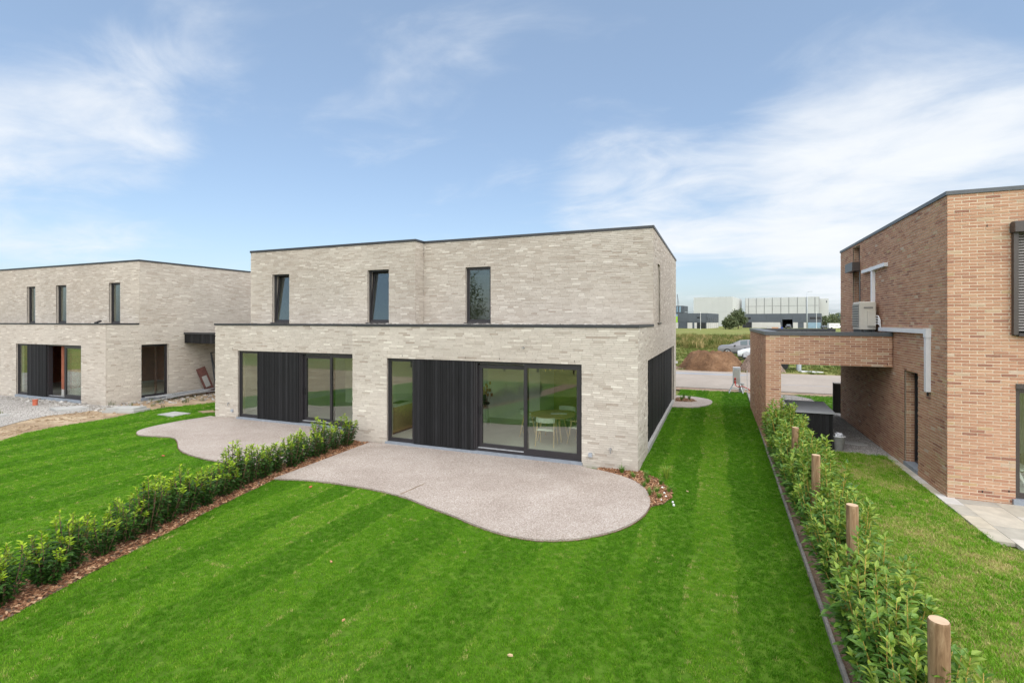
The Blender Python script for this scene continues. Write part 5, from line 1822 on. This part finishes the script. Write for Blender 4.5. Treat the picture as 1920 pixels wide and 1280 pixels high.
# ------------------------------------------------------------------ trees
def tree(name, loc, H, cr, cz, seed, label, nclump=150, per=26, leaf=.30, group=None):
    r = random.Random(seed)
    t = thing(name, loc, label, 'tree', group)
    L0 = Vector(loc)
    mb = MB(); mb.smooth = True
    mb.tube([L0, L0 + Vector((.1, .05, H * .25)), L0 + Vector((-.1, .1, H * .5)), L0 + Vector((0, 0, H * .8))], [H * .030, H * .022, H * .015, H * .005], 9)
    for k in range(9):
        a = r.random() * 6.283
        z0 = H * r.uniform(.18, .5)
        e = Vector((cr * .75 * math.cos(a), cr * .75 * math.sin(a), z0 + H * r.uniform(.15, .3)))
        mb.tube([L0 + Vector((0, 0, z0)), L0 + e * .5 + Vector((0, 0, z0 * .5 + .1)), L0 + e], [H * .012, H * .008, H * .003], 6)
    mb.build('trunk', 'tree_bark', t)
    mb = MB()
    for c_ in range(nclump):
        while True:
            u = Vector((r.uniform(-1, 1), r.uniform(-1, 1), r.uniform(-1, 1)))
            if .25 < u.length < 1:
                break
        u = u.normalized() * u.length ** .5
        c0 = Vector((u.x * cr, u.y * cr, cz + u.z * (H - cz) * (1 if u.z > 0 else .75)))
        c0 += Vector((r.gauss(0, .1), r.gauss(0, .1), r.gauss(0, .1))) * cr
        base_t = r.gauss(.5, .18)
        for q in range(per):
            p = L0 + c0 + Vector((r.gauss(0, 1), r.gauss(0, 1), r.gauss(0, .7))) * cr * .13
            d = Vector((r.gauss(0, 1), r.gauss(0, 1), r.gauss(0, .6))).normalized() * leaf * r.uniform(.6, 1.2)
            s_ = d.cross(Vector((r.gauss(0, 1), r.gauss(0, 1), 1))).normalized() * leaf * .32
            mb.add([p, p + d * .5 + s_, p + d, p + d * .5 - s_], [(0, 1, 2, 3)], min(1, max(0, base_t + r.gauss(0, .12))))
    mb.build('crown', 'tree_leaf', t, kind='stuff', normals=False)
    return t


def gpos(px, D):
    p = at(px, HOR, D)
    return (p.x, p.y, -.1)


tree('field_tree', gpos(1384, 225), 8.2, 3.4, 4.4, 4, 'dark bushy tree between the two dark industrial buildings, taller one', leaf=.75)
tree('field_tree', gpos(1369, 215), 5.2, 2.7, 2.6, 5, 'greyish low tree in front of the taller field tree', leaf=.6)
for i, (px, D, H, w) in enumerate(((1547, 275, 5.5, 5), (1557, 300, 6.5, 6), (1568, 285, 7, 5.5), (1576, 290, 8, 5))):
    tree('far_bush', gpos(px, D), H, w, H * .45, 30 + i, 'far bush right of the dark hall, %s from the left' % ORD[i], nclump=60, per=16, leaf=1.0, group='bushes beyond the dark hall')
# garden side behind the camera: seen only mirrored in the panes
for i, (x, y, H, w) in enumerate(((-34, -30, 11, 4.5), (-22, -34, 9, 4), (-6, -38, 12, 5), (9, -33, 8, 3.6), (-48, -26, 10, 5))):
    tree('garden_tree', (x, y, -.1), H, w, H * .55, 60 + i, 'leafy tree mirrored in the window panes, %s of a row' % ORD[i], nclump=170, per=46, leaf=.30, group='trees mirrored in the panes')

# ------------------------------------------------------------------ industrial estate
ALPHA = R(-10)
AX, BX = Vector((math.cos(ALPHA), math.sin(ALPHA), 0)), Vector((-math.sin(ALPHA), math.cos(ALPHA), 0))


class Hall:
    """a far building: front-right corner seen at pixel px, distance D, front px width to px0"""

    def __init__(s, px0, px1, D, depth):
        s.c = at(px1, HOR, D); s.c.z = -.1
        c, sn = math.cos(YAW), math.sin(YAW)
        u0 = (px0 - 960) / FPX
        # walk along -AX until the pixel column px0 is reached
        fx_, fy_ = -sn, c
        rx_, ry_ = c, sn
        num = (s.c.x * rx_ + s.c.y * ry_) - u0 * (s.c.x * fx_ + s.c.y * fy_)
        den_ = (AX.x * rx_ + AX.y * ry_) - u0 * (AX.x * fx_ + AX.y * fy_)
        s.w = num / den_
        s.depth = depth
        s.D = D

    def z(s, py):
        return CAM_H + (HOR - py) * s.D / FPX

    def u(s, px):
        c, sn = math.cos(YAW), math.sin(YAW)
        u0 = (px - 960) / FPX
        num = (s.c.x * c + s.c.y * sn) - u0 * (-s.c.x * sn + s.c.y * c)
        den_ = (AX.x * c + AX.y * sn) - u0 * (-AX.x * sn + AX.y * c)
        return s.w - num / den_                    # measured from the left end

    def box(s, mb, u0, u1, d0, d1, z0, z1):
        vs = []
        for z_ in (z0, z1):
            for u_, d_ in ((u0, d0), (u1, d0), (u1, d1), (u0, d1)):
                p = s.c + AX * (u_ - s.w) + BX * d_
                vs.append((p.x, p.y, z_))
        mb.add(vs, [(0, 3, 2, 1), (4, 5, 6, 7), (0, 1, 5, 4), (1, 2, 6, 5), (2, 3, 7, 6), (3, 0, 4, 7)])
        return mb


def hall_thing(name, h, label):
    p = h.c - AX * h.w / 2 + BX * h.depth / 2
    return thing(name, (p.x, p.y, -.1), label, 'building')


# pale warehouse, left
h = Hall(1300.5, 1372.5, 330, 42)
t = hall_thing('warehouse', h, 'pale grey windowless warehouse, left of the two large halls')
top = h.z(556.3)
h.box(MB(), 0, h.w, .3, h.depth, -.1, top).build('shell', 'clad_grey', t)
for k in range(6):
    for q in range(2):
        h.box(MB(), h.w * k / 6 + .02, h.w * (k + 1) / 6 - .02, .0, .299, (-.1 if q == 0 else top * .5 + .03), (top * .5 - .03 if q == 0 else top + .05)).build('panel', 'clad_grey', t)
for k in range(9):
    h.box(MB(), h.w + .001, h.w + .30, .4 + h.depth * k / 9, .4 + h.depth * (k + 1) / 9 - .25, -.1, top + .05).build('panel', 'clad_grey_side', t)
# pale warehouse, right
h = Hall(1397, 1536, 330, 60)
t = hall_thing('warehouse', h, 'long pale warehouse of square panels, right of the two large halls')
top = h.z(556)
h.box(MB(), 0, h.w, .35, h.depth, -.1, top - .05).build('shell', 'clad_joint', t)
edges = [h.u(px) for px in (1397, 1403.5, 1418, 1433, 1448, 1464, 1479, 1495, 1511.5, 1528, 1536)]
zm = h.z(572.5)
for a, b_ in zip(edges, edges[1:]):
    h.box(MB(), a + .22, b_ - .22, 0, .349, -.1, zm - .12).build('panel', 'clad_grey', t)
    h.box(MB(), a + .22, b_ - .22, 0, .349, zm + .12, top).build('panel', 'clad_grey', t)
h2 = Hall(1540.5, 1553.5, 338, 40)
h2.box(MB(), -1.6, h2.w, 0, h2.depth, -.1, h2.z(559.5)).build('end_block', 'clad_grey_side', t)
mb = h2.box(MB(), h2.w - 1.4, h2.w - .8, -.06, -.01, h2.z(567), h2.z(563.5)); mb.build('logo', 'clad_dark', t)
# dark hall, left
h = Hall(1268, 1324, 238, 32)
t = hall_thing('dark_hall', h, 'low dark grey hall with roller door below the left warehouse')
top = h.z(587)
h.box(MB(), -14, h.w, .2, h.depth, -.1, top - .05).build('shell', 'clad_dark', t)
us_ = [-14, h.u(1271), h.u(1288.5), h.u(1306), h.w]
for a, b_ in zip(us_, us_[1:]):
    h.box(MB(), a + .03, b_ - .03, .0, .199, 3.3, top).build('panel', 'clad_dark', t)
h.box(MB(), h.u(1272), h.u(1288), .06, .198, -.1, h.z(599)).build('roller_door', 'clad_dark2', t)
for a, b_ in ((1289, 1298), (1302, 1306.5), (1266, 1271.5)):
    h.box(MB(), h.u(a), h.u(b_), .0, .199, -.1, 2.7).build('plinth', 'plinth_grey', t)
h.box(MB(), h.u(1307), h.u(1323), .05, .199, -.1, 2.7).build('glazing', 'dark_window', t)
h.box(MB(), h.u(1307), h.u(1312), -.02, .03, h.z(597), h.z(594)).build('window', 'dark_window', t)
for k in range(6):
    d0 = .4 + k * 5.2
    h.box(MB(), h.w + .001, h.w + .15, d0, d0 + 5.1, 2.7, top).build('panel', 'clad_dark2', t)
    h.box(MB(), h.w + .152, h.w + .18, d0 + 1.5, d0 + 2.6, 3.9 - (k % 2) * .9, 5.4 - (k % 2) * .6).build('window', 'dark_window', t)
    h.box(MB(), h.w + .001, h.w + .14, d0 + .3, d0 + 4.6, -.1, 2.65).build('plinth', 'plinth_grey', t)
# dark hall, right
h = Hall(1392, 1540, 246, 30)
t = hall_thing('dark_hall', h, 'long low dark grey hall with an open gate below the right warehouse')
top = h.z(587.3)
gz = h.z(598.5)
g0, g1 = h.u(1466.5), h.u(1486)
h.box(MB(), 0, g0, .2, h.depth, -.1, top - .05).build('shell', 'clad_dark', t)
h.box(MB(), g1, h.w, .2, h.depth, -.1, top - .05).build('shell', 'clad_dark', t)
h.box(MB(), g0, g1, .2, h.depth, gz, top - .05).build('shell', 'clad_dark', t)
h.box(MB(), g0, g1, 12, h.depth, -.1, gz - .01).build('inner_wall', 'gap_black', t)
us_ = [0, h.u(1410), h.u(1437), h.u(1464), g0]
for a, b_ in list(zip(us_, us_[1:])) + [(g1, h.u(1500)), (h.u(1500), h.u(1514)), (h.u(1514), h.w)]:
    h.box(MB(), a + .03, b_ - .03, 0, .199, 2.85, top).build('panel', 'clad_dark', t)
h.box(MB(), g0 + .02, g1 - .02, 0, .199, gz, top).build('panel', 'clad_dark', t)
for a, b_ in ((1410, 1463), (1487, 1496), (1507, 1513)):
    h.box(MB(), h.u(a), h.u(b_), .01, .199, -.1, 2.8).build('plinth', 'plinth_grey', t)
h.box(MB(), h.u(1393), h.u(1409), .05, .199, -.1, 2.8).build('glazing', 'dark_window', t)
h.box(MB(), h.u(1515), h.u(1539), .05, .199, -.1, 2.8).build('glazing', 'window_blue', t)
for a, b_ in ((1393.5, 1400.5), (1401.5, 1407.5), (1518, 1529), (1530, 1539)):
    h.box(MB(), h.u(a), h.u(b_), -.04, -.003, h.z(598.5), h.z(594)).build('window', 'dark_window', t)
HD = h


def small(name, px0, px1, py0, py1, D, depth, mat, label, cat):
    hh = Hall(px0, px1, D, depth)
    return hh.box(MB(), 0, hh.w, 0, depth, max(-.1, hh.z(py1)), hh.z(py0)).build(name, mat, label=label, cat=cat)


sc = Hall(1438, 1463, 236, 5)
t = hall_thing('skip_container', sc, 'pale green waste container in front of the dark hall')
t['category'] = 'container'
sc.box(MB(), 0, sc.w, 0, 2.4, 0, sc.z(609)).build('body', 'plinth_grey', t)
for k in range(6):
    sc.box(MB(), sc.w * (k + .4) / 6, sc.w * (k + .55) / 6, -.1, -.001, .1, sc.z(609.3)).build('rib', 'galvanised', t)
small('crate_stack', 1447, 1459, 613.5, 616.8, 233, 1.2, 'wood_crate', 'orange-brown timber crates in front of the container', 'crates')
small('blue_bin', 1464, 1468, 613.3, 617, 234, 1.2, 'blue_plastic', 'blue bin at the open gate of the dark hall', 'bin')
cp_ = at(1478.5, HOR, 238)
car('gate_car', (cp_.x, cp_.y, -.1), R(-100), 'trim_black', SUV, .92, (1.42, -1.38), 'dark car parked in the open gate of the far hall', 1.25)
# tower block, beam and crane at the left
h = Hall(1255, 1281.5, 420, 16)
t = hall_thing('office_block', h, 'dark office block with tall windows beside the crane')
h.box(MB(), 0, h.w, .3, h.depth, -.1, h.z(573.2)).build('shell', 'clad_dark2', t)
for a, b_ in ((1268.5, 1271), (1273.5, 1276.5)):
    h.box(MB(), h.u(a), h.u(b_), .1, .299, h.z(585), h.z(574.5)).build('window', 'window_blue', t)
for a, b_ in ((1266, 1268.3), (1271.2, 1273.3), (1276.7, 1281.3)):
    h.box(MB(), h.u(a), h.u(b_), .0, .299, h.z(586), h.z(573)).build('pier', 'clad_dark', t)
small('roof_gantry', 1284, 1301, 584.3, 585.3, 400, 1.5, 'pole_grey', 'thin grey pipe gantry left of the pale warehouse', 'gantry')
cr_ = thing('crane', tuple(at(1271, HOR, 470)[:2]) + (-.1,), 'dark slewing crane with raised jib behind the office block', 'crane')
b0, b1, b2 = at(1272, 575, 470), at(1271.5, 567, 470), at(1269.8, 551.5, 470)
for dx in (-.5, .5):
    mb = MB(); mb.bar((b0.x + dx, b0.y, -.1), (b1.x + dx, b1.y, b1.z), .25, .25); mb.build('mast', 'clad_dark2', cr_)
    mb = MB(); mb.bar((b1.x + dx, b1.y, b1.z), (b2.x + dx * .3, b2.y, b2.z), .22, .22); mb.build('jib', 'clad_dark2', cr_)
mb = MB()
for k in range(8):
    q = b1.lerp(b2, k / 8.); q2 = b1.lerp(b2, (k + 1) / 8.)
    sgn = 1 if k % 2 else -1
    mb.bar((q.x - .45 * sgn, q.y, q.z), (q2.x + .4 * sgn, q2.y, q2.z), .12, .12)
mb.build('lattice', 'clad_dark2', cr_)
h = Hall(1262, 1270.3, 236, .3)
t = hall_thing('billboard', h, 'blue and green advertising board at the edge of the house wall')
t['category'] = 'sign'
zt_, zb_ = h.z(588.5), h.z(604.5)
h.box(MB(), 0, h.w, 0, .3, zt_ - (zt_ - zb_) * .28, zt_).build('blue_panel', 'window_blue', t)
h.box(MB(), 0, h.w, 0, .3, zb_, zt_ - (zt_ - zb_) * .28 - .02).build('green_panel', 'sign_green', t)
h.box(MB(), .2, .4, .05, .25, -.1, zb_ - .01).build('post', 'pole_grey', t)
# street lamps
lp_ = at(1513.2, HOR, 150)
t = thing('street_lamp', (lp_.x, lp_.y, -.1), 'tall grey street lamp in front of the long dark hall', 'street lamp')
zt_ = CAM_H + (HOR - 547.5) * 150 / FPX
mb = MB(); mb.cyl((lp_.x, lp_.y, -.1), (lp_.x, lp_.y, zt_), .19, .09, 14); mb.smooth = True; mb.build('pole', 'pole_grey', t)
mb = MB(); mb.tube([(lp_.x, lp_.y, zt_ - .1), (lp_.x + .12, lp_.y, zt_ + .05), (lp_.x + .5, lp_.y + .1, zt_ + .1)], .07, 8); mb.build('arm', 'pole_grey', t)
mb = MB(); mb.obox((lp_.x + .95, lp_.y + .2, zt_ + .14), ((1, .25, .06), (-.25, 1, 0), (0, 0, 1)), (.55, .16, .06)); mb.build('lamp_head', 'pole_grey', t)
for i, (px, D, py) in enumerate(((1531, 215, 584), (1313.5, 205, 584))):
    q = at(px, HOR, D)
    zt_ = CAM_H + (HOR - py) * D / FPX
    t = thing('light_pole', (q.x, q.y, -.1), ('thin white light pole at the right end of the long dark hall', 'thin white light pole in front of the left dark hall')[i], 'pole')
    mb = MB(); mb.cyl((q.x, q.y, -.1), (q.x, q.y, zt_), .085, .06, 8); mb.build('pole', 'insulation_white', t)
    mb = MB(); mb.box(q.x - .3, q.x + .3, q.y - .12, q.y + .12, zt_, zt_ + .12); mb.build('lamp_head', 'pole_grey', t)


# white van with grey lettering
vp = at(1566, HOR, 232)
vn = thing('delivery_van', (0, 0, 0), 'white delivery van with grey lettering beside the dark hall', 'van')
pr_ = [(-2.9, .35), (-2.9, 2.45), (-2.8, 2.55), (1.2, 2.55), (1.7, 2.3), (2.25, 1.45), (2.9, 1.15), (3.0, .85), (3.0, .35)]
mb = MB()
vs = [(x, -1.0, z) for x, z in pr_] + [(x, 1.0, z) for x, z in pr_]
k_ = len(pr_)
mb.add(vs, [tuple(range(k_)), tuple(range(2 * k_ - 1, k_ - 1, -1))] + [(i, (i + 1) % k_, k_ + (i + 1) % k_, k_ + i) for i in range(k_)])
mb.build('body', 'insulation_white', vn)
for x in (-1.9, 1.9):
    for y in (-.95, .95):
        mb = MB(); mb.cyl((x, y - .12, .36), (x, y + .12, .36), .36, .36, 16); mb.build('wheel', 'tyre', vn)
mb = MB(); mb.add([(1.45, -1.012, 1.5), (2.15, -1.012, 1.45), (1.68, -1.012, 2.15), (1.45, -1.012, 2.15)], [(0, 1, 2, 3)]); mb.build('side_window', 'car_glass', vn, normals=False)
mb = MB()
x = -2.4
for w, hh_ in ((.10, .5), (.06, .3), (.22, .3), (.06, .4), (.06, .4), (.22, .3), (.22, .3), (.22, .3)):
    mb.box(x, x + w, -1.016, -1.008, 1.45, 1.45 + hh_)
    x += w + .07
mb.build('lettering', 'print_grey', vn)
mb = MB()
for k in range(4):
    mb.bar((-.35 + k * .33, -1.012, 1.15), (-.22 + k * .33, -1.012, 1.95), .09, .01, up=(0, 1, 0))
    mb.bar((-.20 + k * .33, -1.012, 1.15), (-.35 + k * .33, -1.012, 1.55), .06, .01, up=(0, 1, 0))
mb.build('lettering', 'print_grey', vn)
mb = MB(); mb.box(2.85, 3.02, -.8, .8, .4, .62); mb.build('bumper', 'trim_black', vn)
vn.location = (vp.x, vp.y, -.1)
vn.rotation_euler = (0, 0, R(12))
vq = at(1548.5, HOR, 236)
car('dark_car', (vq.x, vq.y, -.1), R(10), 'clad_dark', HATCH, .85, (1.28, -1.25), 'dark blue car parked behind the white van')

# far town at the right
for i, (px0, px1, py0, D, mt_) in enumerate(((1541, 1552, 592.5, 360, 'render_beige'), (1555, 1562, 588.5, 520, 'clad_grey'), (1568, 1578, 587.2, 500, 'window_blue'))):
    hh = Hall(px0, px1, D, 14)
    t = hall_thing('far_building', hh, ('beige gabled house right of the dark hall', 'small grey far block among the bushes', 'far glass office block beside the brick house')[i])
    hh.box(MB(), 0, hh.w, 0, 14, -.1, hh.z(py0) - (1.5 if i == 0 else 0)).build('wall', mt_, t)
    if i == 0:
        mb = MB()
        z0_, z1_ = hh.z(py0) - 1.5, hh.z(py0)
        q = [hh.c + AX * (u_ - hh.w) + BX * d_ for u_, d_ in ((0, 0), (hh.w, 0), (hh.w, 14), (0, 14), (0, 7), (hh.w, 7))]
        mb.add([(v.x, v.y, z0_) for v in q[:4]] + [(v.x, v.y, z1_ + 1) for v in q[4:]], [(0, 1, 5, 4), (3, 4, 5, 2), (0, 4, 3), (1, 2, 5), (0, 3, 2, 1)])
        mb.build('roof', 'roof_tile', t)
    else:
        for k in range(3):
            hh.box(MB(), hh.w * .05, hh.w * .95, -.1, -.01, hh.z(py0) - 1.2 - k * 2.2, hh.z(py0) - .4 - k * 2.2).build('window', 'dark_window', t)

# two gabled houses on the garden side, mirrored in the upper panes
for i, (x, y, w, d_, e, rh) in enumerate(((-13, -46, 10, 9, 4.5, 8.5), (14, -50, 11, 9, 4.5, 9))):
    t = thing('village_house', (x, y, -.1), ('brown-roofed house mirrored in the upper window pane', 'brown-roofed house behind the garden, right of the other')[i], 'house')
    MB().box(x - w / 2, x + w / 2, y - d_ / 2, y + d_ / 2, -.1, e).build('wall', 'render_beige', t)
    mb = MB()
    mb.add([(x - w / 2 - .3, y - d_ / 2 - .3, e), (x + w / 2 + .3, y - d_ / 2 - .3, e), (x + w / 2 + .3, y + d_ / 2 + .3, e), (x - w / 2 - .3, y + d_ / 2 + .3, e), (x, y - d_ / 2 - .3, rh), (x, y + d_ / 2 + .3, rh)],
           [(0, 1, 4), (3, 5, 2), (0, 4, 5, 3), (1, 2, 5, 4), (0, 3, 2, 1)])
    mb.build('roof', 'roof_tile', t)
    for k in (-1, 1):
        MB().box(x + k * w / 4 - .6, x + k * w / 4 + .6, y + d_ / 2 + .001, y + d_ / 2 + .05, 1.0, 2.4).build('window', 'dark_window', t)
# paddock fence mirrored in the ground floor panes
fe = thing('paddock_fence', (-4, -9, -.1), 'dark post and rail fence at the end of the garden', 'fence')
for k in range(14):
    MB().box(-22 + k * 2.6, -21.88 + k * 2.6, -9.06, -8.94, -.1, 1.25).build('post', 'trim_black', fe)
for z in (.55, 1.1):
    MB().box(-22, 12, -9.1, -9.061, z, z + .12).build('rail', 'trim_black', fe)

# loose pebbles on the gravel of the building site
def pebble_mesh(name, s_, seed):
    r = random.Random(seed)
    b_ = bmesh.new()
    bmesh.ops.create_icosphere(b_, subdivisions=1, radius=s_)
    for v in b_.verts:
        v.co *= r.uniform(.75, 1.2)
        v.co.z *= .6
    me = bpy.data.meshes.new(name)
    b_.to_mesh(me)
    b_.free()
    me.materials.append(MATS['pebble'])
    return bpy.data.objects.new(name, me)


def gravel_stones(name, poly, n, z, label, s0=.5, s1=1.4):
    xs_, ys_ = [p[0] for p in poly], [p[1] for p in poly]
    x, y = rng.uniform(min(xs_), max(xs_), n), rng.uniform(min(ys_), max(ys_), n)
    ok = inpoly(x, y, poly)
    v, D = in_view(x, y)
    ok &= v
    x, y = x[ok], y[ok]
    m_ = len(x)
    scatter(name, np.stack([x, y, np.full(m_, z)], 1), rng.uniform(0, 6.28, (m_, 3)) * np.array([.1, .1, 1]), rng.uniform(s0, s1, m_), rng.random(m_), [pebble_mesh('pebble', .02, k) for k in range(3)], label, 'gravel')


gravel_stones('gravel_stones', [(-33, 8.0), (-25.5, 7.6), (-22.4, 9.1), (-22.9, 9.9), (-23.3, 10.8), (-23.0, 11.66), (-23.0, 12.6), (-23.7, 12.9), (-33, 12.9)], 26000, -.056, 'loose grey gravel stones in front of the unfinished house', .3, 1.0)
gravel_stones('gravel_stones', [(1.7, 15.9), (4.25, 15.85), (4.26, 22.0), (4.15, 24.0), (4.1, 27.2), (1.5, 27.2)], 26000, -.049, 'loose dark gravel stones under the carport', .4, 1.0)
